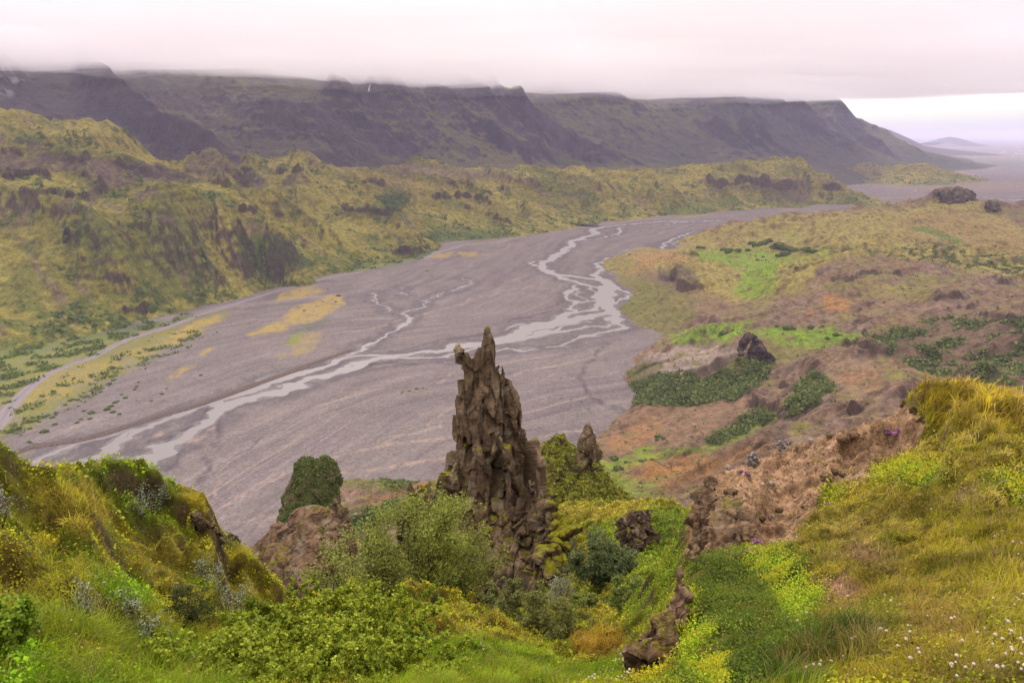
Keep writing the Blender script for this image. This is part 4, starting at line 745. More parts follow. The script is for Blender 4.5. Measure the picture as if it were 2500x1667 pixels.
reg('I', [(350,320),(1420,300),(1420,460),(1100,430),(700,450),(500,420)], g=S(176,156,62), l=S(180,168,30), leaf=.5, grass=.8, blade=.12); reg('I', [(640,450),(1000,430),(1120,340),(1390,350),(1390,700),(1280,900),(1100,1150),(900,1100),(1000,700)], g=S(112,128,20), l=S(128,150,22), leaf=1.1, grass=.6, blade=.09)
reg('I', [(1110,330),(1390,330),(1370,600),(1150,640)], .8, g=S(84,104,20), l=S(96,118,22)); reg('I', [(560,1220),(900,1180),(960,1330),(800,1430),(560,1400)], g=S(160,124,44), l=S(140,130,40), leaf=.2, grass=1.2, blade=.12)
reg('I', [(-900,1250),(-300,1240),(200,1290),(560,1420),(900,1400),(960,1600),(-900,1700)], .9, g=S(110,134,22), l=S(124,146,24), leaf=.6, grass=1.1, blade=.10); reg('H', [(1060,1180),(1230,1130),(1300,1230),(1230,1300),(1120,1260)], .8, g=S(170,132,60), grass=1.2, leaf=.1, blade=.10)
reg('J', [(900,1560),(960,1330),(1120,1200),(1500,960),(1900,700),(2300,500),(3000,500),(3000,2600),(300,2600),(300,1600)], g=S(150,132,42), l=S(134,132,32), leaf=.38, grass=1.3, blade=.068)
reg('J', [(1900,140),(2123,130),(3000,200),(3000,560),(2300,540),(2000,520),(1900,400),(1800,250)], g=S(176,150,46), l=S(150,136,30), leaf=.05, grass=1.5, blade=.16)
reg('K', [(300,320),(700,330),(1000,420),(700,560),(400,560)], .7, g=S(176,148,84), grass=1.0, blade=.07); reg('K', [(660,380),(900,420),(1050,520),(800,560),(650,480)], .8, g=S(132,124,26), grass=1.6, blade=.10); reg('K', [(1000,250),(1500,300),(1820,350),(1820,600),(1300,520),(1000,400)], .7, g=S(134,126,26), grass=1.5, blade=.11)
reg('K', [(850,900),(1300,900),(1500,1150),(1300,1300),(900,1150)], .7, g=S(176,142,76), grass=1.0); reg('K', [(1000,650),(1700,640),(1820,900),(1200,850)], .6, g=S(132,128,30), grass=1.4, blade=.10)
reg('K', [(600,960),(900,950),(900,1180),(700,1180),(500,1050)], .7, g=S(104,118,22)); reg('K', [(1300,1000),(1820,950),(1820,1250),(1500,1250)], .7, g=S(128,124,28), leaf=.4)
GR = [(-550,1700),(-300,1480),(-50,1330),(200,1110),(430,1090),(620,1150),(700,1230),(690,1330),(520,1400),(330,1480),(250,1700)]; reg('K', GR, g=S(56,92,12), l=S(60,100,14), leaf=.1, grass=1.9, blade=.15)
reg('K', [(270,790),(480,780),(690,880),(640,960),(420,960),(320,900)], .9, 8, g=S(128,88,66), grass=.12, leaf=0, soil=.9); reg('K', [(470,620),(560,520),(700,540),(830,640),(760,720),(620,680)], .9, 8, g=S(118,82,58), grass=.12, leaf=0, soil=.9); reg('K', [(1280,180),(1450,130),(1480,220),(1330,240)], .8, 6, g=S(140,110,90), grass=.3, leaf=0, soil=.5)
YE, YG = S(206,196,26), S(140,162,22)
YELP = [('K', [(-10,640),(130,760),(350,940),(330,1030),(150,1170),(10,1110),(-60,900),(-260,700),(-200,620)]), ('I', [(1260,1180),(1400,1180),(1600,1300),(1600,1700),(1350,1560),(1260,1350)]), ('J', [(1490,960),(1600,850),(1760,800),(1950,830),(2123,880),(2200,1000),(1950,1020),(1800,990),(1560,970)]), ('J', [(1145,1120),(1180,1040),(1310,985),(1330,1040),(1230,1130)]),
        ('K', [(1500,50),(1850,0),(1850,330),(1650,200)]), ('I', [(1290,1010),(1400,990),(1400,1110),(1310,1120)])]
reg('S', [(1665,1372),(1760,1340),(1900,1335),(1975,1375),(1930,1480),(2000,1560),(1880,1600),(1850,1700),(1600,1700),(1690,1560),(1660,1450)], g=S(66,78,16), l=S(78,92,16), leaf=2.4, grass=.2, blade=.05)
for z_, p_ in YELP: reg(z_, p_, .9, 8, g=S(110,120,20), l=YG, leaf=1.5, grass=.25)
FIELDS['yel'] = np.zeros(x.shape)
for z_, p_ in YELP: FIELDS['yel'] = np.maximum(FIELDS['yel'], poly_mask(eX, eY, zp(z_, *p_), 26))
soilm = np.clip(soilp*(1.1-.0*n1), 0, 1)*sstep(-.75, -.4, n1*-.6-n2*.3); FIELDS['soil'] = np.maximum(FIELDS['soil'], soilm)
FIELDS['grass'] *= 1-.97*soilm; FIELDS['leaf'] *= 1-.98*soilm
steep = sstep(2.2, 4.0, gE.slope); FIELDS['grass'] *= 1-.6*steep; FIELDS['leaf'] *= 1-.6*steep
baseE = gcolE*.75; baseE = mixc(baseE, S(110,88,40), sstep(.1, .4, n2)*.5)
soilc = np.broadcast_to(S(178,140,106), x.shape+(3,)).copy(); soilc = mixc(soilc, S(150,114,86), sstep(-.05, .3, n1+.7*n2)); soilc = mixc(soilc, S(200,160,122), sstep(.1, .35, n3+n2*.6)*.6); soilc = mixc(soilc, S(120,88,62), sstep(.12, .3, fbm(x/.05, y/.05, 3, 241))*.6)
baseE = baseE+(soilc-baseE)*FIELDS['soil'][..., None]; baseE = mixc(baseE, S(92,70,56), steep*.8)
vv_ = 1+1.1*np.clip(fbm(x/.38, y/.38, 4, 243), -.4, .4)+.5*np.clip(n3, -.4, .4); gcolE = mixc(gcolE, S(186,158,100), sstep(.12, .38, fbm(x/.5, y/.5, 4, 245))*sstep(0, 200, eX-1500)*.7); gcolE = mixc(gcolE, S(86,100,18), sstep(.12, .35, fbm(x/.45, y/.45, 4, 247))*.55); gcolE = gcolE*vv_[..., None]; lcolE = lcolE*(.5+.5*vv_)[..., None]
gcolE = gcolE*2.0*np.array([.99, 1.08, .74]); lcolE = lcolE*2.1*np.array([1.0, 1.06, .78])
M_TURF = mat_land('turf_soil', 9.0, bump=1.0, var=.42, fine=6, dist=.25)
hill = emit_grid('foreground_hillside', gE, M_TURF, baseE); tag(hill, kind='structure', label='mossy grassy hillside in the foreground with bare brown earth')

# ============================================================ ROCKS
def mat_rock(name, sc, lichen=.35, bump=1.0):
    m = bpy.data.materials.new(name); m.use_nodes = True; nt = m.node_tree; b = nt.nodes['Principled BSDF']
    b.inputs['Roughness'].default_value = .95; b.inputs['Specular IOR Level'].default_value = .15
    at = N(nt, 'ShaderNodeAttribute', attribute_name='Col'); tc = N(nt, 'ShaderNodeNewGeometry')
    n1 = N(nt, 'ShaderNodeTexNoise', inp={'Scale': sc, 'Detail': 9.0, 'Roughness': .7}); lk(nt, tc.outputs['Position'], n1.inputs['Vector'])
    r1 = N(nt, 'ShaderNodeMapRange', inp={'From Min': .3, 'From Max': .7, 'To Min': .55, 'To Max': 1.45}); lk(nt, n1.outputs[0], r1.inputs['Value'])
    vm = N(nt, 'ShaderNodeVectorMath', operation='SCALE'); lk(nt, at.outputs['Color'], vm.inputs[0]); lk(nt, r1.outputs[0], vm.inputs['Scale'])
    n2 = N(nt, 'ShaderNodeTexNoise', inp={'Scale': sc*5, 'Detail': 5.0, 'Roughness': .75}); lk(nt, tc.outputs['Position'], n2.inputs['Vector'])
    n3 = N(nt, 'ShaderNodeTexNoise', inp={'Scale': sc*.35, 'Detail': 3.0}); lk(nt, tc.outputs['Position'], n3.inputs['Vector'])
    ad = N(nt, 'ShaderNodeMath', operation='MULTIPLY_ADD', inp={1: .5}); lk(nt, n3.outputs[0], ad.inputs[0]); lk(nt, n2.outputs[0], ad.inputs[2])
    th = N(nt, 'ShaderNodeMapRange', interpolation_type='SMOOTHSTEP', inp={'From Min': .86, 'From Max': .98, 'To Min': 0, 'To Max': lichen}); lk(nt, ad.outputs[0], th.inputs['Value'])
    mx = N(nt, 'ShaderNodeMixRGB', blend_type='MIX', inp={'Color2': (*S(204,186,162), 1)}); lk(nt, th.outputs[0], mx.inputs['Fac']); lk(nt, vm.outputs[0], mx.inputs['Color1'])
    lk(nt, mx.outputs[0], b.inputs['Base Color'])
    bp = N(nt, 'ShaderNodeBump', inp={'Strength': bump, 'Distance': .35/sc}); a2 = N(nt, 'ShaderNodeMath', operation='MULTIPLY_ADD', inp={1: .3}); lk(nt, n2.outputs[0], a2.inputs[0]); lk(nt, n1.outputs[0], a2.inputs[2])
    lk(nt, a2.outputs[0], bp.inputs['Height']); lk(nt, bp.outputs[0], b.inputs['Normal'])
    return m
def worley(p, seed=0):
    """nearest and second-nearest cell distance, and the nearest cell's random value"""
    pi = np.floor(p).astype(np.int64); f1 = np.full(len(p), 9.0); f2 = np.full(len(p), 9.0); cid = np.zeros(len(p)); tilt = np.zeros(len(p))
    for dx in (-1, 0, 1):
        for dy in (-1, 0, 1):
            for dz in (-1, 0, 1):
                q = pi+np.array([dx, dy, dz]); h = _PERM[(_PERM[(_PERM[(q[:, 0]+seed*31) & 511]+(q[:, 1] & 511)) & 511]+(q[:, 2] & 511)) & 511]
                c = q+.5+.42*_G3[h]; d = np.linalg.norm(c-p, axis=1); n = d < f1
                f2 = np.where(n, f1, np.minimum(f2, d)); f1 = np.where(n, d, f1); cid = np.where(n, h/512.0, cid); tilt = np.where(n, ((p-c)*_G3[(h+99) & 511]).sum(1), tilt)
    return f1, f2, cid, tilt
def tube_mesh(bm, chain, seg=14, depth=.85, rnd=None):
    """closed tapered lumpy tube through [(centre, radius)] with rings square to the view"""
    rings = []
    for i, (c, r) in enumerate(chain):
        rg = []
        for k in range(seg):
            an = 2*math.pi*k/seg; w = 1+(rnd.uniform(-.14, .14) if rnd else 0)
            rg.append(bm.verts.new(c+Vector((math.cos(an)*r*w, math.sin(an)*r*w*depth, 0))))
        rings.append(rg)
    for a, b in zip(rings, rings[1:]):
        for k in range(seg): bm.faces.new((a[k], a[(k+1) % seg], b[(k+1) % seg], b[k]))
    bm.faces.new(rings[0][::-1]); bm.faces.new(rings[-1])
def remeshed(bm, voxel):
    bmesh.ops.recalc_face_normals(bm, faces=bm.faces)
    me = bpy.data.meshes.new('tmp'); bm.to_mesh(me); bm.free(); o = bpy.data.objects.new('tmp', me); COLL.objects.link(o)
    md = o.modifiers.new('r', 'REMESH'); md.mode = 'VOXEL'; md.voxel_size = voxel; md.use_smooth_shade = True
    dg = bpy.context.evaluated_depsgraph_get(); ev = o.evaluated_get(dg); m2 = bpy.data.meshes.new_from_object(ev)
    n = len(m2.vertices); co = np.empty(n*3, np.float32); m2.vertices.foreach_get('co', co); no = np.empty(n*3, np.float32); m2.vertices.foreach_get('normal', no)
    nf = len(m2.polygons); ls = np.empty(len(m2.loops), np.int32); m2.loops.foreach_get('vertex_index', ls)
    F = ls.reshape(nf, -1) if len(ls) == nf*4 else None
    bpy.data.objects.remove(o); bpy.data.meshes.remove(me); bpy.data.meshes.remove(m2)
    return co.reshape(-1, 3).astype(float), no.reshape(-1, 3).astype(float), F
def vnormals(co, F):
    fn = np.cross(co[F[:, 2]]-co[F[:, 0]], co[F[:, 3]]-co[F[:, 1]]); vn = np.zeros_like(co)
    for k in range(4): np.add.at(vn, F[:, k], fn)
    return vn/(np.linalg.norm(vn, axis=1)[:, None]+1e-12)
def rock(name, z, pieces, voxel, mat, size, cols, moss=(.45, .8), mosscol=None, amp=1.0, stretch=(1, 1, .45), seed=1, parent=None, cell=1.0, depth=.85, mossbias=None, r2=None):
    """pieces: chains of (X, Y, halfwidth px, r)"""
    bm = bmesh.new(); rnd = random.Random(seed)
    x0, y0, s = ZOOM[z]
    for ch_ in pieces:
        cc = []
        for X, Y, w, r in ch_:
            p = pt(x0+X/s, y0+Y/s, r); d = (p-Vector((0, 0, CAMZ))).length; cc.append((p, max(w/s/FPX*d, voxel*1.2)))
        if cc[0][0].z > cc[-1][0].z: cc = cc[::-1]
        cc2 = [cc[0]]
        for p, q in zip(cc, cc[1:]):
            k = max(1, int((q[0]-p[0]).length/(size*.06)))
            for i in range(1, k+1):
                t = i/k; jit = Vector((rnd.uniform(-1, 1), rnd.uniform(-1, 1), 0))*.06*(p[1]+q[1])/2*(0 if i == k and q is cc[-1] else 1)
                cc2.append((p[0].lerp(q[0], t)+jit, (p[1]*(1-t)+q[1]*t)*rnd.uniform(.93, 1.07)))
        cc2 = [c for i, c in enumerate(cc2) if i == 0 or c[0].z > cc2[i-1][0].z+1e-4 or True]
        tube_mesh(bm, cc2, rnd=rnd, depth=depth)
    co, no, F = remeshed(bm, voxel)
    q = co/size*np.array(stretch)*cell; q = q+.05*np.stack([fbm3(q*5, 3, seed+21), fbm3(q*5, 3, seed+22), fbm3(q*5, 3, seed+23)], 1)
    f1, f2, cid, tl = worley(q*8, seed); g1, g2, cid2, tl2 = worley(q*21, seed+4)
    crack = np.clip(1-(f2-f1)/.10, 0, 1); crack2 = np.clip(1-(g2-g1)/.14, 0, 1)
    sv = np.array(stretch); w3 = .06*np.stack([fbm3(co/size*4, 2, seed+31), fbm3(co/size*4, 2, seed+32), 0*co[:, 0]], 1); rg = 1-2.2*np.abs(fbm3((co/size+w3)*11*sv*np.array([1, 1, .6]), 2, seed+8)); rg2 = 1-2.2*np.abs(fbm3((co/size+w3)*27*sv, 3, seed+18)); d = .030*(cid-.5)*2+.125*tl+.010*(cid2-.5)*2+.060*tl2-.010*crack-.005*crack2+.022*fbm3(co/size*4, 2, seed+7)-.026*np.clip(rg, 0, 1)**3-.014*np.clip(rg2, 0, 1)**2+.006+.012*fbm3(co/size*45, 3, seed+9)
    zf = 1-.65*sstep(.55, 1.0, (co[:, 2]-co[:, 2].min())/np.ptp(co[:, 2])); co = co+no*(d*size*.5*amp*zf)[:, None]
    n = vnormals(co, F)
    if np.mean((n*no).sum(1)) < 0: n = -n
    v = fbm3(co/size*5, 4, seed+11); v2 = fbm3(co/size*22, 3, seed+12)
    col = np.broadcast_to(cols[0], co.shape).copy(); col = col+(cols[1]-col)*sstep(-.2, .3, v+.5*v2+.5*(cid-.5))[:, None]; col *= (1+.25*(cid-.5)+.2*(cid2-.5))[:, None]
    col = col+(cols[2]-col)*(np.maximum(np.maximum(crack, crack2*.5)*.6, np.clip(rg, 0, 1)**3*.6))[:, None]
    lich = sstep(.10, .34, fbm3(co/size*16, 4, seed+17)+.2*v)*sstep(-.5, .3, n[:, 2])*.42; col = col+(S(190,172,150)-col)*lich[:, None]
    mm = sstep(moss[0], moss[1], n[:, 2]+.55*v+.35*v2+(mossbias(co) if mossbias else 0))
    mc = S(140,132,24) if mosscol is None else mosscol; mc = mc*(1+.5*v2)[:, None]*np.array([1, 1, 1])
    col = col+(mc-col)*mm[:, None]; co = co+n*(mm*.012*size*np.clip(.5+v2, 0, 1))[:, None]
    o = mesh_np(name, co, F, mat, np.clip(col, .005, .9), parent=parent, smooth=False)
    return o, co, n, mm
M_ROCK = mat_rock('brown_tuff', 3.5, .5); M_ROCKF = mat_rock('tuff_far', .8, .2); M_ROCKN = mat_rock('near_rock', 9.0, .55)
BR = (S(140,113,88), S(176,146,116), S(68,52,42))
r_ = 22.0
pin, pco, pn, pm = rock('rock_pinnacle', 'R', [
  [(539,58,8,r_),(543,92,22,r_),(546,150,31,r_),(543,205,34,r_),(546,260,34,r_),(553,330,43,r_),(562,400,53,r_),(575,500,68,r_),(590,600,81,r_),(600,700,118,r_),(610,800,134,r_),(625,900,151,r_),(640,1000,157,r_),(660,1150,168,r_),(660,1500,168,20.5)],
  [(462,215,12,r_),(462,260,22,r_),(465,330,34,r_),(470,420,54,r_),(470,520,72,r_)], [(590,250,10,r_),(600,330,25,r_),(610,420,40,r_),(620,520,54,r_)],
  [(390,158,10,r_),(394,172,20,r_),(402,190,26,r_),(410,215,24,r_)], [(410,170,14,r_),(414,184,28,r_),(418,204,32,r_),(422,232,30,r_)], [(408,200,26,r_),(412,235,32,r_),(416,280,34,r_)], [(424,200,18,r_),(425,270,24,r_),(425,330,33,r_),(432,400,37,r_),(437,480,57,r_),(432,560,81,r_),(436,650,85,r_),(438,750,101,r_),(440,850,116,r_),(420,950,134,r_),(400,1050,157,r_),(420,1200,185,21.5),(440,1400,190,20.5)],
  [(494,155,8,r_),(489,185,17,r_),(483,260,23,r_),(488,330,33,r_),(500,420,68,r_),(510,520,84,r_),(515,640,101,r_),(520,760,134,r_),(520,900,168,r_),(530,1050,190,21.6),(560,1200,202,21),(600,1400,190,20.3)],
  [(616,248,10,22.2),(624,290,20,22.2),(636,360,29,22.2),(660,440,33,22.2),(676,520,41,22.2),(692,600,47,22.2),(708,700,65,22.2),(728,800,72,22.2),(740,900,74,22.2),(745,1000,78,22.2)],
  [(588,570,20,21.4),(590,610,56,21.4),(588,700,76,21.4),(588,780,50,21.4)],
  [(770,893,16,21),(778,950,45,21),(770,1040,69,21),(745,1120,90,20.8),(722,1220,118,20.5),(700,1330,118,20),(690,1500,112,19.6)],
  [(868,1020,16,20.6),(872,1070,47,20.6),(895,1150,87,20.5),(875,1250,110,20.2),(850,1350,99,19.8),(800,1450,95,19.4),(770,1600,90,19)],
  [(955,1085,13,21),(978,1130,47,21),(985,1190,56,21),(960,1280,67,20.6),(930,1400,78,20.2),(900,1600,90,19.8)],
  [(850,1005,20,19.6),(865,1060,62,19.5),(895,1150,110,19.2),(915,1250,135,18.8),(905,1400,145,18.4),(880,1600,140,18.0)], [(960,1085,14,19.6),(975,1130,44,19.5),(985,1200,60,19.3),(960,1300,70,18.9)],
  [(150,925,34,23.5),(160,980,84,23.5),(150,1060,118,23.5),(150,1200,146,23),(160,1400,168,22.5)], [(270,935,34,23),(275,990,90,23),(280,1050,123,22.8),(290,1180,168,22.4),(300,1400,168,22)]],
  .038, M_ROCK, 8.0, BR, moss=(.78, 1.02), mosscol=S(150,142,26), amp=1.0, stretch=(1, 1, .24), seed=11, cell=1.3,
  mossbias=lambda c: 1.0*sstep(.8, 1.6, c[:, 0]-pt(1250,1100,22).x+.0)*sstep(pt(1250,1330,22).z, pt(1250,1150,22).z, c[:, 2])*sstep(pt(1250,950,22).z+.8, pt(1250,1000,22).z, c[:, 2]))
tag(pin, 'tall split brown rock spire with moss on its right flank, standing before the river', 'rock spire')
M2_, m2co, m2n, m2m = rock('rock_pinnacle', 'S', [
  [(1436,1036,8,50),(1437,1058,14,50),(1437,1085,20,50),(1439,1125,26,50),(1442,1165,34,50),(1442,1220,55,49),(1442,1290,60,48)],
  [(1372,1068,8,50),(1366,1084,30,50),(1355,1125,58,50),(1362,1175,85,49),(1372,1235,110,48),(1375,1300,120,47)], [(1300,1092,7,51),(1302,1112,18,51),(1308,1160,45,51),(1310,1250,80,50)], [(1462,1140,10,50),(1474,1185,28,50),(1490,1240,55,49),(1500,1290,60,48)]],
  .11, M_ROCK, 9.0, BR, moss=(.1, .5), mosscol=S(134,132,42), amp=.9, seed=21, cell=1.2, mossbias=lambda c: -.75*sstep(pt(1436,1130,50).z-.6, pt(1436,1120,50).z+.6, c[:, 2])*sstep(pt(1400,1100,50).x, pt(1418,1100,50).x, c[:, 0])+.3*sstep(pt(1436,1150,50).z, pt(1436,1200,50).z, c[:, 2]))
tag(M2_, 'smaller pinnacle behind the tall spire, a thin rock finger above a grassy green flank', 'rock spire')
stk, sco, sn, sm = rock('rock_stack', 'H', [[(405,100,25,95),(400,140,75,95),(410,220,120,95),(410,320,145,94),(400,420,160,93),(390,560,180,92)], [(512,88,10,95),(515,110,30,95),(540,150,55,95),(560,230,52,95),(540,330,70,94),(520,450,90,93)], [(300,240,20,95),(310,330,45,95),(290,450,60,94)]],
  .30, M_ROCKF, 16.0, BR, moss=(.35, .75), mosscol=S(92,100,50), amp=.45, seed=31); tag(stk, 'stubby rock stack covered in dark green birch scrub, above the gravel plain', 'rock stack')
o, _, _, _ = rock('rock_dome', 'H', [[(430,425,30,20.5),(435,460,110,20.5),(425,540,200,20.3),(400,640,262,20),(390,760,280,19.6),(370,900,270,19),(370,1100,220,18)], [(230,540,40,20.6),(180,620,90,20.4),(170,720,130,20)]],
  .05, M_ROCK, 7.0, (S(140,108,84), S(168,134,106), S(78,58,46)), moss=(.92, 1.15), mosscol=S(128,116,34), amp=.5, stretch=(1, 1, .8), seed=41, cell=1.3); tag(o, 'broad domed brown rock beside the left birch shrubs', 'rock')
o, _, _, _ = rock('rock_slab', 'H', [[(590,378,10,22.5),(600,410,34,22.5),(625,480,52,22.5),(650,540,52,22.3),(680,620,45,22)]], .05, M_ROCK, 3.0, BR, moss=(.7, 1.0), amp=1.0, seed=43); tag(o, 'dark leaning rock slab behind the right shoulder of the domed rock', 'rock')
o, _, _, _ = rock('boulder', 'I', [[(1080,345,22,17),(1050,385,62,17),(1015,450,105,17),(1005,540,125,17),(1020,620,110,16.8),(1035,680,70,16.6),(1040,740,50,16.5)]], .035, M_ROCK, 2.6, (S(120,94,78), S(150,122,100), S(60,46,40)), moss=(.8, 1.05), amp=1.5, stretch=(1, 1, .8), seed=51, cell=1.1); tag(o, 'rounded rough boulder on the green slope between the spire and the right outcrop', 'boulder')
o, _, _, _ = rock('rock_outcrop', 'J', [[(340,870,18,7.7),(310,920,45,7.5),(260,1010,62,7.2),(225,1110,85,7.0),(210,1220,105,6.8),(215,1340,110,6.6),(230,1450,110,6.4),(240,1600,110,6.2)], [(440,1040,70,7.0),(420,1150,110,6.75),(400,1280,125,6.5),(380,1430,125,6.3),(370,1600,130,6.1)], [(565,1110,45,6.9),(585,1190,78,6.7),(560,1300,85,6.5),(500,1420,80,6.3)]],
  .018, M_ROCKN, 1.9, (S(132,102,76), S(164,130,98), S(64,50,38)), moss=(.95, 1.2), mosscol=S(120,112,40), amp=.8, stretch=(1, 1, .9), seed=61, cell=.9); tag(o, 'knobbly brown rock outcrop on the edge of the bare earth', 'rock')
o, _, _, _ = rock('boulder', 'I', [[(1270,1060,30,3.5),(1225,1110,62,3.45),(1175,1190,95,3.4),(1140,1290,135,3.35),(1130,1400,150,3.3),(1125,1520,158,3.25),(1125,1720,158,3.2)]], .012, M_ROCKN, 1.1, (S(134,102,76), S(160,126,94), S(66,50,38)), moss=(.78, 1.05), mosscol=S(128,112,34), amp=1.5, stretch=(1, 1, .8), seed=71, cell=.8); tag(o, 'big brown boulder at the bottom edge beside the white clover', 'boulder')
o, _, _, _ = rock('rock_slab', 'I', [[(1325,745,14,4.5),(1310,800,36,4.45),(1320,880,45,4.4),(1330,960,50,4.3),(1310,1050,60,4.2),(1310,1150,60,4.1)]], .012, M_ROCKN, .9, (S(150,116,92), S(172,138,108), S(76,56,44)), moss=(.95, 1.2), amp=1.1, seed=73, cell=.8); tag(o, 'pinkish brown rock face left of the dark green mat', 'rock')
o, _, _, _ = rock('stone', 'J', [[(622,730,20,9.0),(618,765,40,9.0),(615,800,44,9.0),(625,840,36,9.0)]], .012, M_ROCKN, .42, (S(176,160,150), S(206,192,180), S(96,80,72)), moss=(2, 3), amp=1.6, stretch=(1, 1, 1), seed=81); tag(o, 'upright pale lichened stone on the edge of the bare earth', 'stone')
o, _, _, _ = rock('stone', 'J', [[(890,630,18,9.7),(870,660,42,9.7),(850,690,52,9.7),(860,720,40,9.6)]], .014, M_ROCKN, .5, (S(168,150,142), S(196,180,168), S(80,66,62)), moss=(2, 3), amp=1.6, stretch=(1, 1, 1), seed=83); tag(o, 'pale jagged stone behind the small white flowers on the ridge', 'stone')
o, _, _, _ = rock('rock_ledge', 'J', [[(1790,345,20,9.3),(1830,370,34,9.2),(1880,400,34,9.1)], [(1870,370,30,9.1),(1930,420,36,9.0),(1980,470,34,8.9),(1980,520,28,8.8)]], .016, M_ROCKN, .9, (S(104,80,56), S(130,104,72), S(56,44,32)), moss=(.9, 1.2), amp=1.6, stretch=(1, 1, 1), seed=85); tag(o, 'dark earthy ledge under the golden grass hummock', 'rock')
o, _, _, _ = rock('rock_ledge', 'G', [[(1225,500,34,6.7),(1270,550,52,6.7),(1310,615,46,6.8),(1340,690,36,6.8),(1345,760,30,6.8)]], .014, M_ROCKN, .9, (S(92,72,52), S(120,96,70), S(46,36,28)), moss=(.85, 1.15), amp=1.5, stretch=(1, 1, .6), seed=87); tag(o, 'dark rock face under the yellow moss cushion on the left mound', 'rock')
o, _, _, _ = rock('rock_ledge', 'G', [[(1440,625,14,7.6),(1460,650,28,7.6),(1475,690,26,7.6),(1480,730,20,7.6)]], .012, M_ROCKN, .5, (S(92,72,52), S(120,96,70), S(46,36,28)), moss=(.85, 1.15), amp=1.5, stretch=(1, 1, .6), seed=88); tag(o, 'little dark rock nub right of the left mound cliff', 'rock')
o, _, _, _ = rock('rock_ledge', 'G', [[(-20,300,24,4.6),(0,360,30,4.5),(15,440,24,4.4),(10,500,20,4.4)]], .010, M_ROCKN, .5, (S(92,76,58), S(124,104,84), S(50,40,32)), moss=(.85, 1.15), amp=1.4, seed=91); tag(o, 'small dark rock at the left edge below the mossy bank', 'rock')
for k_, (X, Y, w, lb) in enumerate([(1200,925,42,'lumpy brown rock half sunk in the bare earth, largest one'), (1262,880,30,'low brown rock behind the largest sunken one'), (1330,905,24,'small dark rock right of the sunken rocks'), (990,1245,20,'reddish stone on the lower bare earth'), (775,1238,16,'grey flat pebble on the bare earth above the outcrop'), (690,1250,24,'brown stone just right of the knobbly outcrop'), (1330,620,40,'broken brown rock on the skyline of the bare ridge'), (1420,590,34,'rough rock farther right on the bare skyline ridge'), (1230,600,26,'small rock at the left end of the skyline ridge'), (690,985,15,'small pale stone in the middle of the bare earth'), (420,850,20,'little pale stone on the outcrop top'), (1080,640,28,'brown rock below the pale jagged stone'), (820,1185,26,'dark clod on the bare earth'), (760,980,24,'dark clod beside the small pale stone'), (1010,1160,14,'tiny stone near the yellow bedstraw')]):
    X0, Y0 = zp('J', (X, Y))[0]; hp = hit(X0, Y0, 3.0); rh = math.hypot(hp.x, hp.y)*.985; w = w*1.25; pale = 'pale' in lb or 'grey' in lb; sz = w*2/3.266/FPX*rh*1.15
    cs_ = (S(190,172,156), S(210,194,178), S(110,92,80)) if pale else (S(128,96,70), S(160,124,92), S(72,54,42))
    o, _, _, _ = rock('stone', 'J', [[(X, Y-w*.55, w*.5, rh), (X+w*.1, Y-w*.2, w*.85, rh), (X, Y+w*.3, w*.9, rh), (X, Y+w*.7, w*.7, rh)]], max(.006, sz/22), M_ROCKN, sz, cs_, moss=(2, 3), amp=1.0, stretch=(1, 1, 1), seed=120+k_, cell=.5); tag(o, lb, 'stone', 'loose stones on the bare earth')
# rocks on the far hills
DKR = (S(96,76,72), S(128,102,92), S(50,40,44))
o, _, _, _ = rock('rock_crag', 'Z5', [[(1430,800,16,1960),(1440,830,34,1955),(1430,940,60,1945)], [(1510,720,14,1960),(1530,760,44,1960),(1530,830,60,1955),(1530,920,70,1950)], [(1610,700,14,1960),(1620,740,50,1960),(1620,820,70,1955),(1620,920,80,1950)], [(1725,688,12,1960),(1720,720,44,1960),(1720,800,70,1955),(1720,900,80,1950)], [(1800,705,14,1960),(1800,745,42,1960),(1800,810,60,1955),(1800,900,70,1950)], [(1850,720,10,1960),(1858,760,20,1960),(1862,820,34,1955),(1862,900,50,1950)]], 2.6, M_ROCKF, 110.0, (S(104,86,80), S(128,108,94), S(62,52,54)), moss=(.7, 1.1), mosscol=S(140,132,84), amp=1.0, seed=97); tag(o, 'dark jagged rock crown on the highest hill of the right bank', 'rock')
o, _, _, _ = rock('rock_crag', 'Z5', [[(2030,815,12,1900),(2040,850,40,1900),(2050,900,50,1895)], [(2085,825,10,1900),(2090,860,24,1900),(2095,920,30,1895)]], 2.2, M_ROCKF, 60.0, (S(104,86,80), S(128,108,94), S(62,52,54)), moss=(.7, 1.1), mosscol=S(140,132,84), amp=1.0, seed=98); tag(o, 'small dark rock shoulder right of the jagged rock crown', 'rock')
# ============================================================ PLANTS
def mat_leaf(name, rough=.75, trans=.3):
    m = bpy.data.materials.new(name); m.use_nodes = True; nt = m.node_tree; b = nt.nodes['Principled BSDF']; o = [n for n in nt.nodes if n.type == 'OUTPUT_MATERIAL'][0]
    b.inputs['Roughness'].default_value = rough; b.inputs['Specular IOR Level'].default_value = .2
    at = N(nt, 'ShaderNodeAttribute', attribute_name='Col'); lk(nt, at.outputs['Color'], b.inputs['Base Color'])
    t = N(nt, 'ShaderNodeBsdfTranslucent'); lk(nt, at.outputs['Color'], t.inputs['Color']); mx = N(nt, 'ShaderNodeMixShader', inp={0: trans}); lk(nt, b.outputs[0], mx.inputs[1]); lk(nt, t.outputs[0], mx.inputs[2]); lk(nt, mx.outputs[0], o.inputs['Surface'])
    return m
M_LEAF = mat_leaf('foliage'); M_GRASS = mat_leaf('grass_blades', .7, .35)
M_BARK = mat_land('bark', 30, bump=.5, var=.3); M_PETAL = mat_leaf('petals', .8, .2)
rng = np.random.RandomState(5)
gx, gy, gz = gE.x, gE.y, gE.z
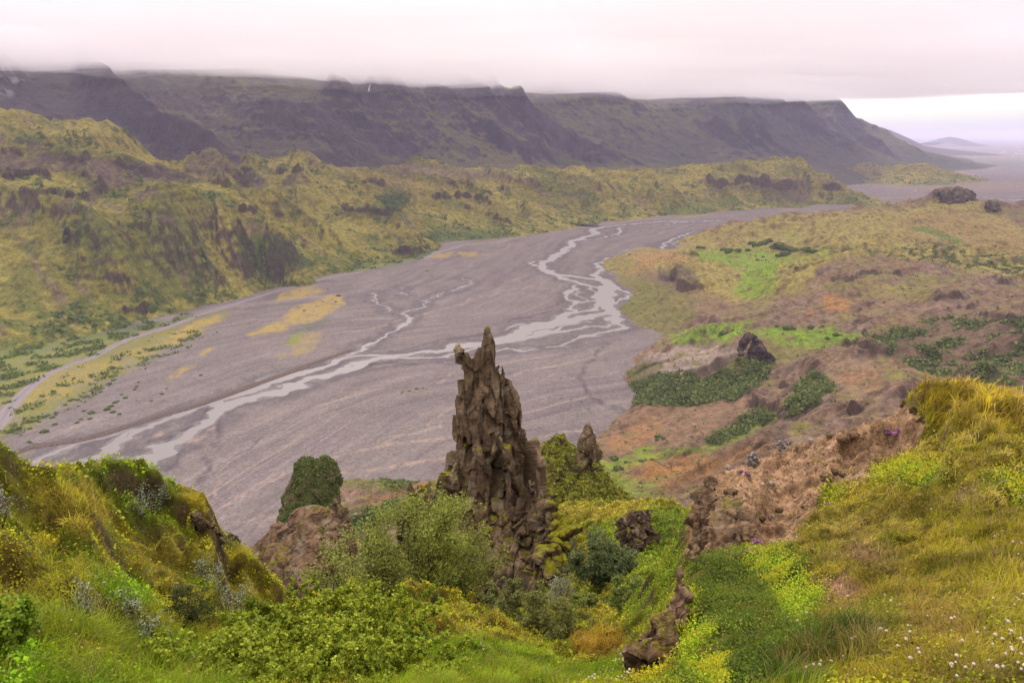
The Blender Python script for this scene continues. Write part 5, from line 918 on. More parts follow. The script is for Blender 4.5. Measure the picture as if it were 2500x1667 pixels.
ROWS = int((gE.l < math.log(29)).sum())
vis = ((gE.X > -260) & (gE.X < 2760) & (gE.Y < 2100)).astype(float)
dr_ = np.gradient(gE.r, axis=0); wcell = (dr_/gE.cell)*vis; wcell[ROWS:] = 0; wcell[:, :2] = 0; wcell[:, -3:] = 0; wcell[-3:] = 0; wcell[:2] = 0; wcell[gE.r < 1.5] = 0
near = np.clip(gE.r/4, .35, 1)
def scatter(n, field):
    p = (field*wcell).ravel(); p = np.cumsum(p); p /= p[-1]; k = np.searchsorted(p, rng.rand(n)); i, j = np.unravel_index(np.minimum(k, gx.size-1), gx.shape)
    i = np.clip(i, 1, gE.R-3); j = np.clip(j, 1, gE.C-3); fr, fc = rng.rand(n), rng.rand(n)
    L = lambda A: (A[i, j]*(1-fr)*(1-fc)+A[i+1, j]*fr*(1-fc)+A[i, j+1]*(1-fr)*fc+A[i+1, j+1]*fr*fc)
    return i, j, np.stack([L(gx), L(gy), L(gz)], -1)
def quads(P, U, V):
    """one quad per row from centre P and half vectors U, V"""
    n = len(P); co = np.stack([P-U-V, P+U-V, P+U+V, P-U+V], 1).reshape(-1, 3); return co, np.arange(n*4).reshape(n, 4)
def unit(v): return v/(np.linalg.norm(v, axis=1)[:, None]+1e-9)
# --- grass blades
NB = 470000
i, j, P = scatter(NB, FIELDS['grass']*near*(1+.8*np.clip(n1*2, -.9, 1)))
rr = gE.r[i, j]; Lb = FIELDS['blade'][i, j]*rng.uniform(.55, 1.35, NB)*(1+.3*np.clip(n3[i, j]*3, -1, 1)); w = np.maximum(.0016, rr*.00055)*rng.uniform(.7, 1.3, NB)
an = rng.rand(NB)*2*np.pi; W_ = np.stack([np.cos(an), np.sin(an), np.zeros(NB)], 1)
lean_a = rng.rand(NB)*2*np.pi+0; wind = np.stack([.35+0*an, -.25+0*an, 0*an], 1); tuft = np.stack([perlin(P[:, 0]/.16, P[:, 1]/.16, 301), perlin(P[:, 0]/.16, P[:, 1]/.16, 302), np.zeros(NB)], 1)*1.2
D1 = unit(np.stack([np.cos(lean_a)*.35, np.sin(lean_a)*.35, np.ones(NB)], 1)+wind*.5+tuft*.4); D2 = unit(D1+np.stack([np.cos(lean_a)*.7, np.sin(lean_a)*.7, -.25+0*an], 1)+wind+tuft)
P0 = P-np.array([0, 0, .01]); P1 = P0+D1*(Lb*.55)[:, None]; P2 = P1+D2*(Lb*.5)[:, None]; ww = W_*w[:, None]
co = np.stack([P0-ww, P0+ww, P1+ww*.8, P1-ww*.8, P2+ww*.12, P2-ww*.12], 1).reshape(-1, 3); b0 = np.arange(NB)[:, None]*6
F = np.concatenate([b0+np.array([0, 1, 2, 3]), b0+np.array([3, 2, 4, 5])])
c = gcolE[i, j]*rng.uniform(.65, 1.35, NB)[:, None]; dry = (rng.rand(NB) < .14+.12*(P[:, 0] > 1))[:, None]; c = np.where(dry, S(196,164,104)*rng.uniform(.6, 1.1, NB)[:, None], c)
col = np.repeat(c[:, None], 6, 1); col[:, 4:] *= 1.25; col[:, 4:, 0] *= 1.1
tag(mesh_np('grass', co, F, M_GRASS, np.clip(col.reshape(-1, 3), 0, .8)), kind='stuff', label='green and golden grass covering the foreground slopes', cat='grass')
# --- low leafy cover (moss, crowberry, lady's mantle)
NL = 430000
i, j, P = scatter(NL, FIELDS['leaf']*near*(1+1.2*np.clip(n2*2, -.7, 1)))
rr = gE.r[i, j]; s = np.maximum(.0045, rr*.00120)*rng.uniform(.6, 1.4, NL)*np.where(rng.rand(NL) < .10*(P[:, 0] < 1.2), 2.1, 1); hgt = rng.rand(NL)**1.5*np.minimum(.02+FIELDS['leaf'][i, j]*.05, .10)
nn = unit(np.stack([rng.randn(NL)*.6, rng.randn(NL)*.6-.2, np.ones(NL)*.8], 1)); t1 = unit(np.cross(nn, rng.randn(NL, 3))); t2 = np.cross(nn, t1)
P[:, 2] += hgt; U = t1*s[:, None]; V = t2*(s*.75)[:, None]
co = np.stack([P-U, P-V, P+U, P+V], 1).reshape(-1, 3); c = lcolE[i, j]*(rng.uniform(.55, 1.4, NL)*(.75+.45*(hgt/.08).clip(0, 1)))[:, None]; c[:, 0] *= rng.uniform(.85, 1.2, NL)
tag(mesh_np('low_leaves', co, np.arange(NL*4).reshape(NL, 4), M_LEAF, np.repeat(np.clip(c, 0, .8), 4, 0)), kind='stuff', label='dense low moss and leafy cover on the mounds', cat='ground cover')
# --- yellow bedstraw blossom
NY = 15000
i, j, P = scatter(NY, (FIELDS['yel']+.03*(FIELDS['grass'] > .3)*sstep(0, .3, n3))*sstep(-.05, .22, n2+.5*n1)); rr = gE.r[i, j]; s = np.maximum(.0035, rr*.0011)*rng.uniform(.6, 1.3, NY); P[:, 2] += rng.uniform(.03, .12, NY)
nn = unit(np.stack([rng.randn(NY)*.5, rng.randn(NY)*.5-.3, np.ones(NY)], 1)); t1 = unit(np.cross(nn, rng.randn(NY, 3))); t2 = np.cross(nn, t1)
co = np.stack([P-t1*s[:, None], P-t2*s[:, None], P+t1*s[:, None], P+t2*s[:, None]], 1).reshape(-1, 3)
tag(mesh_np('yellow_blossom', co, np.arange(NY*4).reshape(NY, 4), M_PETAL, np.repeat(YE*rng.uniform(.7, 1.25, NY)[:, None], 4, 0)), kind='stuff', label='tiny yellow bedstraw blossom in patches on the right slope', cat='flowers')
# --- grit and pebbles on the bare earth
NG = 16000
i, j, P = scatter(NG, FIELDS['soil']*sstep(-.3, .3, n2)); rr = gE.r[i, j]; s = np.maximum(.004, rr*.0012)*rng.uniform(.4, 1.0, NG)**1.0*np.where(rng.rand(NG) < .04, 3.0, 1)
octa = np.array([(1,0,0),(0,1,0),(-1,0,0),(0,-1,0),(.3,.2,.75),(.1,-.2,-.6)]); Rz = rng.rand(NG)*6.28
base = octa[None]*(1+rng.uniform(-.3, .3, (NG, 6, 3))); ca, sa = np.cos(Rz)[:, None], np.sin(Rz)[:, None]
bb = np.stack([base[..., 0]*ca-base[..., 1]*sa, base[..., 0]*sa+base[..., 1]*ca, base[..., 2]], -1)*s[:, None, None]+P[:, None]
tf = np.array([(0,1,4),(1,2,4),(2,3,4),(3,0,4),(1,0,5),(2,1,5),(3,2,5),(0,3,5)]); F = (np.arange(NG)[:, None, None]*6+tf[None]).reshape(-1, 3)
c = mixc(np.broadcast_to(S(170,124,86), (NG, 3)), S(128,96,76), rng.rand(NG)); c = np.where((rng.rand(NG) < .06)[:, None], S(196,176,152), c)*rng.uniform(.7, 1.2, NG)[:, None]
tag(mesh_np('gravel_grit', bb.reshape(-1, 3), F, M_PETAL, np.repeat(c, 6, 0), smooth=False), kind='stuff', label='loose reddish grit and pebbles on the bare earth', cat='gravel')

# --- birch and willow shrubs: stems, branches, twigs and leaves
def tubes_np(lines, seg=5):
    """lines: list of (points (k,3), radii (k,)) -> co, faces"""
    C_, F_ = [], []; off = 0
    for p, r in lines:
        p = np.asarray(p); k = len(p); d = np.gradient(p, axis=0); d = unit(d); up = np.where(np.abs(d[:, 2:3]) > .9, np.array([[1., 0, 0]]), np.array([[0, 0, 1.]])); a = unit(np.cross(d, up)); b = np.cross(d, a)
        th = np.linspace(0, 2*np.pi, seg, endpoint=False); ring = p[:, None]+(a[:, None]*np.cos(th)[None, :, None]+b[:, None]*np.sin(th)[None, :, None])*np.asarray(r)[:, None, None]
        C_.append(ring.reshape(-1, 3)); i0 = off+np.arange(k-1)[:, None]*seg+np.arange(seg)[None]; i1 = off+np.arange(k-1)[:, None]*seg+(np.arange(seg)+1)[None] % seg
        F_.append(np.stack([i0, i1, i1+seg, i0+seg], -1).reshape(-1, 4)); off += k*seg
    return np.concatenate(C_), np.concatenate(F_)
def shrub(name, label, cat, base, H, Rx, Ry, nst, nleaf, lsize, c1, c2, seed, group=None, lean=(0, 0), spread=1.0, bark=S(92,74,62), leafy=1.0, stem_r=.012, aspect=.6, floor_h=.12):
    rs = np.random.RandomState(seed); root = bpy.data.objects.new(name, None); COLL.objects.link(root); root.location = base; tag(root, label, cat, group)
    lines = []; tips = []
    for s_ in range(nst):
        az_ = rs.rand()*2*np.pi; q = rs.rand()**.6; top = np.array([math.cos(az_)*Rx*q+lean[0]*H, math.sin(az_)*Ry*q+lean[1]*H, H*math.sqrt(max(0, 1-(q*.88)**2))*rs.uniform(.85, 1.05)])
        k = 9; t = np.linspace(0, 1, k)[:, None]; bow = np.array([math.cos(az_), math.sin(az_), 0])*rs.uniform(-.05, .15)*H
        p = top*t**np.array([.8, .8, 1.0])+bow*np.sin(t*np.pi)+rs.randn(k, 3)*.02*H*t; p[0] = rs.randn(3)*.02*H; p[0, 2] = -.06*H
        lines.append((p, np.linspace(stem_r*rs.uniform(.7, 1.2), stem_r*.25, k)*H/2.0))
        for b_ in range(9):
            tt = rs.uniform(.22, .98); o_ = np.array([np.interp(tt*(k-1), np.arange(k), p[:, m]) for m in range(3)]); L_ = H*rs.uniform(.14, .34)*(1.15-tt*.6)*spread
            dd = rs.randn(3); dd[2] = abs(dd[2])*.7+.25; dd += 1.0*np.array([top[0], top[1], 0])/max(H, .1); dd /= np.linalg.norm(dd)
            q_ = o_+dd*L_*np.linspace(0, 1, 5)[:, None]+rs.randn(5, 3)*.012*H*np.linspace(0, 1, 5)[:, None]; lines.append((q_, np.linspace(stem_r*.3, stem_r*.1, 5)*H/2.0)); tips.append(q_)
            for tw in range(3):
                o2 = q_[rs.randint(1, 5)]; d2 = rs.randn(3); d2[2] = abs(d2[2])*.6+.2; d2 /= np.linalg.norm(d2); q2 = o2+d2*L_*.45*np.linspace(0, 1, 3)[:, None]; lines.append((q2, np.full(3, stem_r*.07*H/2.0))); tips.append(q2)
    co, F = tubes_np(lines); mesh_np('branches', co, F, M_BARK, np.broadcast_to(bark, co.shape), parent=root)
    tips = [q for q in tips if q[-1, 2] > floor_h*H]; n = nleaf; ti = rs.randint(0, len(tips), n); tt = rs.rand(n)**.8
    A = np.array([q[0] for q in tips]); B_ = np.array([q[-1] for q in tips]); P = A[ti]*(1-tt[:, None])+B_[ti]*tt[:, None]+rs.randn(n, 3)*.022*H*spread
    outw = unit(P-np.array([0, 0, H*.3])); nn = unit(outw*.5+rs.randn(n, 3)*.7+np.array([0, 0, .45])); t1 = unit(np.cross(nn, rs.randn(n, 3))); t2 = np.cross(nn, t1); s = lsize*rs.uniform(.55, 1.3, n)*.5
    U = t1*s[:, None]; V = t2*(s*aspect)[:, None]; fold = nn*(s*.22)[:, None]
    co = np.stack([P-U, P-V+fold-U*.1, P+U, P+V+fold-U*.1], 1).reshape(-1, 3); bt = np.array([rs.uniform(.0, 1.0) for _ in tips])[ti]
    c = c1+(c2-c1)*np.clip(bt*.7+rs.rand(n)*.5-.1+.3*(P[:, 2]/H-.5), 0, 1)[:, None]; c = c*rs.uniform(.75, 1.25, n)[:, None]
    mesh_np('crown', co, np.arange(n*4).reshape(n, 4), M_LEAF, np.repeat(np.clip(c, 0, .8), 4, 0), parent=root); return root
def hb(z, X, Y, r=None, dz=0.0):
    x0, y0, s = ZOOM[z]; X, Y = x0+X/s, y0+Y/s
    if r is None: p = hit(X, Y)
    else:
        a, _ = ray(X, Y); p = Vector((r*math.sin(a), r*math.cos(a), 0)); p.z = float(E_at(np.array([p.x]), np.array([p.y]))[0])
    p.z += dz; return p
BG1, BG2 = S(112,122,36, .56), S(178,184,78, .56)
def top_h(z, X, Ytop, p):      # height of the crown top above the base, from the seen top
    x0, y0, s = ZOOM[z]; a, t = ray(x0+X/s, y0+Ytop/s); return CAMZ+float(t)*math.hypot(p.x, p.y)-p.z
def place(name, label, z, X, Y, Ytop, halfw, r, nst, nleaf, ls, c1, c2, seed, **k):
    p = hb(z, X, Y, r); H = max(top_h(z, X, Ytop, p), .25); d = math.hypot(math.hypot(p.x, p.y), CAMZ-p.z); R = halfw/ZOOM[z][2]/FPX*d
    return shrub(name, label, k.pop('cat', 'shrub'), p, H, R, R*k.pop('ry', .9), nst, nleaf, ls, c1, c2, seed, **k)
place('birch_shrub', 'tallest yellow-green birch shrub, left of the rock spire, with a thin dark stem', 'H', 1140, 1080, 360, 420, 11.2, 32, 30000, .040, BG1, BG2, 1, group='birch shrubs below the spire')
place('birch_shrub', 'leftmost birch shrub, partly hiding the domed rock', 'H', 620, 1040, 640, 170, 10.2, 14, 7500, .037, BG1, BG2, 2, group='birch shrubs below the spire')
place('birch_shrub', 'dense birch shrub between the tallest birch and the leftmost one', 'H', 850, 1060, 560, 220, 10.8, 18, 13000, .038, S(84,96,36), BG2, 3, group='birch shrubs below the spire')
place('birch_shrub', 'right-hand part birch shrub touching the left foot of the rock spire', 'H', 1400, 1100, 600, 200, 12.2, 16, 11000, .040, S(88,100,36), S(166,164,72), 4, group='birch shrubs below the spire')
place('birch_shrub', 'dull olive birch shrub in front of the foot of the spire', 'I', 160, 1290, 880, 240, 9.6, 18, 13000, .033, S(92,98,46,.6), S(150,150,82,.6), 5, group='olive shrubs in the gully')
place('birch_shrub', 'thin branched olive shrub with flowers showing through it, nearest in the gully', 'I', 420, 1400, 940, 240, 7.7, 15, 9000, .028, S(92,98,42,.6), S(152,150,78,.6), 6, group='olive shrubs in the gully')
place('willow_shrub', 'dark grey-green willow below the rounded boulder', 'I', 730, 1200, 530, 190, 13.4, 24, 18000, .045, S(72,88,50,.55), S(126,136,80,.6), 7, group='willows in the gully')
place('willow_shrub', 'grey-green willow right behind the darkest willow', 'I', 880, 1050, 600, 150, 13.8, 16, 9000, .045, S(84,98,56,.6), S(136,146,90,.6), 8, group='willows in the gully')
place('birch_shrub', 'light green feathery birch shrub beside the bottom boulder', 'I', 980, 1290, 800, 160, 8.6, 16, 11000, .030, S(100,116,48,.6), S(156,166,80,.6), 9, group='olive shrubs in the gully')
place('birch_shrub', 'small bright birch shrub between the dark willow and the feathery one', 'I', 640, 1240, 960, 140, 11.2, 12, 7000, .036, S(104,120,46,.6), S(166,174,80,.6), 10, group='olive shrubs in the gully')
place('birch_shrub', 'tiny grey-green shrub at the foot of the domed rock', 'H', 240, 1020, 870, 70, 9.0, 8, 1500, .026, S(96,104,64), S(140,144,94), 11)
LB1, LB2 = S(104,124,22, .66), S(176,186,52, .68)
place('leafy_shrub', 'bright round-leaved shrub in the bottom left, widest of the three at the edge', 'H', 200, 1560, 1150, 560, 4.7, 34, 17000, 0.0222, LB1, LB2, 12, aspect=.85, group='round-leaved shrubs at the bottom edge', stem_r=.008)
place('leafy_shrub', 'bright round-leaved shrub with upright sprigs, bottom centre', 'H', 720, 1540, 1030, 480, 5.0, 34, 18000, 0.0229, LB1, LB2, 13, aspect=.85, group='round-leaved shrubs at the bottom edge', stem_r=.008)
place('leafy_shrub', 'low bright round-leaved shrub running into the clover grass', 'H', 1020, 1620, 1230, 330, 4.6, 22, 10000, 0.0207, LB1, S(158,178,52), 14, aspect=.85, group='round-leaved shrubs at the bottom edge', stem_r=.008)
place('leafy_shrub', 'low leafy shrub behind the silver leaved plants on the left', 'G', 1500, 1500, 1200, 300, 4.2, 14, 6975, .024, LB1, S(158,168,52), 15, aspect=.85, group='round-leaved shrubs at the bottom edge', stem_r=.008)
place('leafy_shrub', 'front leafy shrub at the bottom edge, left of centre', 'H', 330, 1600, 1240, 640, 3.75, 40, 21000, 0.0185, LB1, LB2, 18, aspect=.85, group='round-leaved shrubs at the bottom edge', stem_r=.008)
place('leafy_shrub', 'front leafy shrub at the bottom edge, centre', 'H', 820, 1600, 1190, 600, 4.0, 40, 21000, 0.0192, LB1, LB2, 19, aspect=.85, group='round-leaved shrubs at the bottom edge', stem_r=.008)
place('leafy_shrub', 'front leafy shrub at the bottom edge, right end of the row', 'H', 1120, 1600, 1380, 380, 3.9, 26, 11000, 0.0185, LB1, LB2, 20, aspect=.85, group='round-leaved shrubs at the bottom edge', stem_r=.008)
place('leafy_shrub', 'front leafy shrub at the bottom edge, left end of the row', 'G', 1250, 1600, 1390, 420, 3.2, 28, 12000, 0.0155, LB1, LB2, 21, aspect=.85, group='round-leaved shrubs at the bottom edge', stem_r=.008)
place('leafy_shrub', 'lowest leafy shrub cut by the bottom edge, left of the middle', 'H', 480, 1600, 1420, 480, 3.1, 34, 15000, 0.0155, LB1, LB2, 22, aspect=.85, group='round-leaved shrubs at the bottom edge', stem_r=.008)
place('leafy_shrub', 'lowest leafy shrub cut by the bottom edge, near the middle', 'H', 900, 1600, 1400, 420, 3.3, 30, 14000, 0.0163, LB1, LB2, 23, aspect=.85, group='round-leaved shrubs at the bottom edge', stem_r=.008)
place('leafy_shrub', 'lowest leafy shrub cut by the bottom edge, far left of the row', 'H', 60, 1600, 1420, 420, 2.9, 30, 14000, 0.0148, LB1, LB2, 24, aspect=.85, group='round-leaved shrubs at the bottom edge', stem_r=.008)
place('heath_shrub', 'thin dark heath shrub standing in the mossy slope', 'G', 1215, 1300, 920, 130, 4.0, 12, 2600, .014, S(64,76,34), S(108,112,50), 16, stem_r=.012)
place('leafy_shrub', 'low leafy green shrub in the far bottom left corner', 'G', 60, 1600, 1290, 170, 2.9, 14, 4500, .016, S(88,120,20,.6), S(146,168,34,.6), 17, aspect=.8, stem_r=.008)
for k_, (X, Y, Yt, hw, lb) in enumerate([(900,470,385,75,'silvery leaved willow tuft on the bright green hump'), (1010,500,430,70,'silvery leaved willow tuft lower right on the green hump'), (1055,450,405,45,'silvery willow tuft nearest the moss cushion'), (890,560,500,45,'small silvery willow tuft lowest on the green hump'),
        (1425,740,690,60,'pale silver willow tuft below the cliff edge'), (15,590,500,35,'silver willow tuft at the left edge'), (1290,930,890,35,'silver willow tuft above the thin dark heath shrub'), (1385,1030,980,45,'silver willow tuft right of the thin dark heath shrub'),
        (1460,1190,1090,60,'silver willow tuft beside the bright leafy shrub'), (1550,1150,1110,40,'silver willow tuft farthest right on the mossy slope'), (845,1230,1190,45,'silver tuft in the middle of the mossy slope'), (575,1220,1180,40,'pale silver tuft in the lower left grass'), (1000,1400,1360,60,'greyish silver tuft low in the grass')]):
    place('silver_willow', lb, 'G', X, Y, Yt, hw, None, 9, 240, .016, S(150,162,120), S(200,208,180), 30+k_, cat='willow', group='silver willow tufts on the left slope', aspect=.4, stem_r=.010, floor_h=0, spread=1.3)
for X, Y, Yt, hw, lb, sd_ in [(500,790,740,55,'silver willow tuft at the foot of the spire, right side', 50), (455,880,800,40,'pale grey willow tuft beside the spire slab', 51)]:
    place('silver_willow', lb, 'I', X, Y+120, Yt, hw, 13.5, 8, 900, .035, S(150,156,130), S(206,206,184), sd_, cat='willow', aspect=.5, stem_r=.010, floor_h=0)

# --- flowers
def flower_mesh(name, c_head, c_edge, n=26, r=.0062, stem=.05, flat=.8):
    rs = np.random.RandomState(3); k = np.arange(n)+.5; ph = np.arccos(1-2*k/n*.8); th = np.pi*(1+5**.5)*k; d = np.stack([np.cos(th)*np.sin(ph), np.sin(th)*np.sin(ph), np.cos(ph)*flat], 1)
    P = d*r*.8+np.array([0, 0, stem]); nn = unit(d+rs.randn(n, 3)*.2); t1 = unit(np.cross(nn, np.array([[0, 0, 1.]])+rs.randn(n, 3)*.1)); t2 = np.cross(nn, t1); s = r*.42
    co = np.stack([P-t1*s*.7, P-t2*s, P+t1*s*.7+nn*s*.3, P+t2*s+nn*s*.6], 1).reshape(-1, 3); c = np.repeat(mixc(np.broadcast_to(c_head, (n, 3)), c_edge, (k/n)**2), 4, 0)
    sc, sf = tubes_np([(np.array([[0, 0, -.03], [.003, 0, stem*.5], [0, 0, stem]]), np.array([.0012, .0011, .001]))], 4)
    oc, of = tubes_np([(np.array([[0, 0, stem-r*.6], [0, 0, stem-r*.3], [0, 0, stem+r*.3], [0, 0, stem+r*.62]]), np.array([.1, .75, .75, .1])*r)], 7)
    F = np.concatenate([np.arange(n*4).reshape(n, 4), sf+n*4, of+n*4+len(sc)]); co2 = np.concatenate([co, sc, oc]); c2 = np.concatenate([c, np.broadcast_to(S(120,130,50), sc.shape), np.broadcast_to(c_edge, oc.shape)])
    o = mesh_np(name, co2, F, M_PETAL, c2); return o
fl_rs = random.Random(4)
def flowers(name, label, cat, group, proto, pts, zoom=None, s0=1.0):
    out_ = []
    for k_, (X, Y) in enumerate(pts):
        p = hit(X, Y)
        if p.length < 1: continue
        o = proto if not out_ else proto.copy()
        if out_: COLL.objects.link(o)
        d = math.hypot(p.x, p.y); o.location = p; s = s0*fl_rs.uniform(.6, 1.05)*max(1, d/6.0); o.scale = (s, s, s); o.rotation_euler = (fl_rs.uniform(-.35, .35), fl_rs.uniform(-.35, .35), fl_rs.uniform(0, 6.3)); tag(o, label, cat, group); out_.append(o)
    return out_
def rpts(z, poly, n):
    x0, y0, s = ZOOM[z]; P = np.array(poly, float); o = []
    while len(o) < n:
        X = fl_rs.uniform(P[:, 0].min(), P[:, 0].max()); Y = fl_rs.uniform(P[:, 1].min(), P[:, 1].max())
        if poly_mask(np.array([X]), np.array([Y]), poly, .5)[0] > .5: o.append((x0+X/s, y0+Y/s))
    return o
clov = flower_mesh('clover_flower', S(240,226,206)*1.35, S(206,160,130)*1.2)
P_ = [(x[0], x[1]) for x in zp('K', (440,205),(625,245),(655,225),(825,183),(1050,240),(1130,330),(1052,410),(555,545),(458,460),(222,430),(240,445),(20,685),(50,682),(270,585),(135,520),(1585,540),(1600,520),(1640,480),(1660,490),(1785,560),(1750,590),(1720,600),(1800,612),(1770,675),(1522,712),(1570,720),(1390,835),(1437,860),(1450,795),(795,962),(520,998),(385,1000),(388,1055),(440,1075),(213,1120),(65,1138),(75,1232),(120,1180),(815,1022),(908,1020),(1072,1120),(955,1205),(743,1215),(770,1240),(783,1280),(528,1190),(995,1270),(950,1330),(1003,1422),(560,1320),(585,1315),(480,1430),(330,1480),(350,1475),(285,1503),(238,1510),(232,1540),(255,800),(1505,242),(1345,155),(1375,165))]
P_ += rpts('K', [(1480,0),(1820,0),(1820,290),(1700,260),(1560,120)], 26)+rpts('K', [(1220,1120),(1820,930),(1820,1568),(1120,1568),(1250,1350)], 44)+rpts('K', [(1200,-150),(1820,-180),(1820,0),(1300,0)], 8)+rpts('K', [(200,1400),(1000,1350),(1100,1568),(700,1568)], 4)
flowers('clover_flower', 'white clover head in the grass of the right slope', 'flower', 'white clover on the right slope', clov, P_)
P_ = rpts('I', [(640,1560),(800,1470),(960,1380),(990,1400),(960,1600),(700,1620)], 40)+rpts('I', [(-100,1330),(400,1360),(700,1430),(640,1568),(-300,1568)], 18)+rpts('H', [(1320,1190),(1500,1180),(1600,1330),(1560,1420),(1500,1300)], 14)
c2_ = clov.copy(); COLL.objects.link(c2_); flowers('clover_flower', 'white clover head in the grass left of the bottom boulder', 'flower', 'white clover in the gully grass', c2_, P_, s0=1.1)
c3_ = clov.copy(); COLL.objects.link(c3_); flowers('clover_flower', 'small white flower head among the stones of the bare ridge', 'flower', 'white flowers on the bare ridge', c3_, rpts('J', [(840,700),(1000,670),(1110,650),(1120,700),(1060,780),(920,820)], 22)+rpts('J', [(1060,790),(1130,740),(1290,720),(1240,770),(1120,800)], 8)+rpts('J', [(1290,640),(1360,640),(1340,690),(1200,700)], 3)+rpts('J', [(680,800),(770,800),(740,850),(690,850)], 3), s0=.8)
c4_ = clov.copy(); COLL.objects.link(c4_); flowers('clover_flower', 'white clover head in the mossy grass of the left slope', 'flower', 'white clover on the left slope', c4_, [(x[0], x[1]) for x in zp('G', (125,1000),(255,1070),(450,1240),(340,1390),(335,1420),(515,1403),(470,1480),(378,1480),(805,1197),(905,1190),(935,1180),(988,1245),(1050,1242),(1045,1290),(935,1360),(1162,1368),(1160,1400),(260,1285),(345,1540),(654,318),(570,160),(1098,806),(960,820),(390,1178),(490,1370),(440,1380))], s0=.8)
but = flower_mesh('buttercup', S(250,196,20)*1.5, S(226,160,10)*1.3, r=.0075, flat=.5)
flowers('buttercup', 'yellow buttercup in the grass of the left slope', 'flower', 'buttercups on the left slope', but, [(x[0], x[1]) for x in zp('G', (550,625),(510,692),(590,682),(640,662),(648,695),(878,822),(884,840),(778,934),(340,1082),(335,1130),(1215,1268),(1162,1308),(1350,1252),(1205,1315),(710,1425),(80,410),(695,170),(1322,1320),(265,1360),(850,1490))], s0=.75)
b2_ = but.copy(); COLL.objects.link(b2_); flowers('buttercup', 'yellow buttercup in the gully grass beside the clover', 'flower', 'buttercups in the gully', b2_, [(x[0], x[1]) for x in zp('I', (105,1350),(365,1475),(625,1335),(870,1380),(730,1450),(805,1525),(850,1550),(895,1430),(930,1310),(250,1440),(80,1520),(690,1500))]+rpts('I', [(560,380),(1000,330),(800,420),(600,420)], 8), s0=.9)
TH1, TH2 = S(186,104,170), S(222,156,206)
for k_, (X, Y, hw, lb) in enumerate([(450,1480,48,'magenta thyme cushion at the foot of the knobbly outcrop'), (640,1450,32,'small magenta thyme patch right of the outcrop'), (1760,590,38,'purple thyme patch below the earthy ledge'), (1680,630,22,'little purple thyme patch left of the larger one'), (1205,1170,16,'single violet thyme tuft under the yellow bedstraw'), (570,935,18,'faint violet thyme tuft on the edge of the bare earth'), (515,910,14,'smallest violet thyme tuft on the bare earth')]):
    p = hb('J', X, Y); d = p.length-0; d = math.hypot(math.hypot(p.x, p.y), CAMZ-p.z); R = hw/3.266/FPX*d; rs = np.random.RandomState(60+k_); n = int(900*min(1, hw/40)+150)
    q = rs.randn(n, 2).clip(-1.8, 1.8)*R*.5*np.array([1, .6]); zz = E_at(p.x+q[:, 0], p.y+q[:, 1]); P = np.stack([q[:, 0], q[:, 1], (zz-p.z).clip(-.35*R, .35*R)+.012+.02*rs.rand(n)], 1)
    nn = unit(np.stack([rs.randn(n)*.5, rs.randn(n)*.5-.3, np.ones(n)], 1)); t1 = unit(np.cross(nn, rs.randn(n, 3))); t2 = np.cross(nn, t1); s = d*.0010*rs.uniform(.7, 1.2, n)
    co = np.stack([P-t1*s[:, None], P-t2*s[:, None], P+t1*s[:, None], P+t2*s[:, None]], 1).reshape(-1, 3); gr = rs.rand(n) < .25
    c = np.where(gr[:, None], S(90,104,40), TH1+(TH2-TH1)*rs.rand(n)[:, None]); o = mesh_np('thyme_patch', co, np.arange(n*4).reshape(n, 4), M_PETAL, np.repeat(c, 4, 0)); o.location = p; tag(o, lb, 'flowers', 'thyme patches on the bare earth')

# --- scrub on the far hills (too many bushes to count)
def far_scrub(name, label, g, field, n, size, c1, c2, seed, zmin=1):
    rs = np.random.RandomState(seed); p = np.cumsum((field*((g.X > -100) & (g.X < 2600) & (g.z > zmin))).ravel()); p /= p[-1]; k = np.searchsorted(p, rs.rand(n)); i, j = np.unravel_index(np.minimum(k, g.x.size-1), g.x.shape)
    P = np.stack([g.x[i, j], g.y[i, j], g.z[i, j]], 1)+rs.randn(n, 3)*np.array([1, 1, 0])*g.cell[i, j][:, None]*.4; m = 4
    s = size*np.exp(rs.randn(n)*.35).clip(.3, 1.6)*.85*(g.r[i, j]/900)**.5; P = np.repeat(P, m, 0); s = np.repeat(s, m); P = P+rs.randn(n*m, 3)*np.array([.5, .5, .35])*s[:, None]; P[:, 2] += s*.35
    nn = unit(rs.randn(n*m, 3)+np.array([0, -.2, .5])); t1 = unit(np.cross(nn, rs.randn(n*m, 3))); t2 = np.cross(nn, t1); s2 = s*.5
    co = np.stack([P-t1*s2[:, None], P-t2*s2[:, None], P+t1*s2[:, None], P+t2*s2[:, None]], 1).reshape(-1, 3); c = c1+(c2-c1)*np.repeat(rs.rand(n), m)[:, None]; c = c*rs.uniform(.8, 1.2, n*m)[:, None]
    return tag(mesh_np(name, co, np.arange(n*m*4).reshape(-1, 4), M_LEAF, np.repeat(c, 4, 0)), kind='stuff', label=label, cat='scrub')
far_scrub('birch_scrub', 'dark green birch scrub covering the hollows of the right bank hills', gD, SCRD, 24000, 2.4, S(80,98,50,.62), S(140,148,78,.62), 71)
far_scrub('heather_scrub', 'scattered low bushes dotted over the right bank hills', gD, SCRD2, 8000, 1.6, S(84,98,50,.6), S(130,134,68,.6), 72)
far_scrub('birch_scrub', 'green scrub in the gullies and at the foot of the left hills', gC, SCRC, 6500, 3.2, S(88,108,52,.6), S(132,146,70,.6), 73)
fld = np.maximum(poly_mask(FX, FY, zp('Z3', (-300,250), (0,180), (400,180), (800,130), (1300,60), (1500,0), (1500,20), (1250,110), (900,230), (720,330), (400,450), (150,640), (0,800), (-300,950)), 6), .35*poly_mask(FX, FY, zp('Z3', (0,920), (100,800), (400,560), (800,370), (1250,200), (1500,110), (1560,220), (1100,430), (700,640), (400,800), (100,960)), 10))
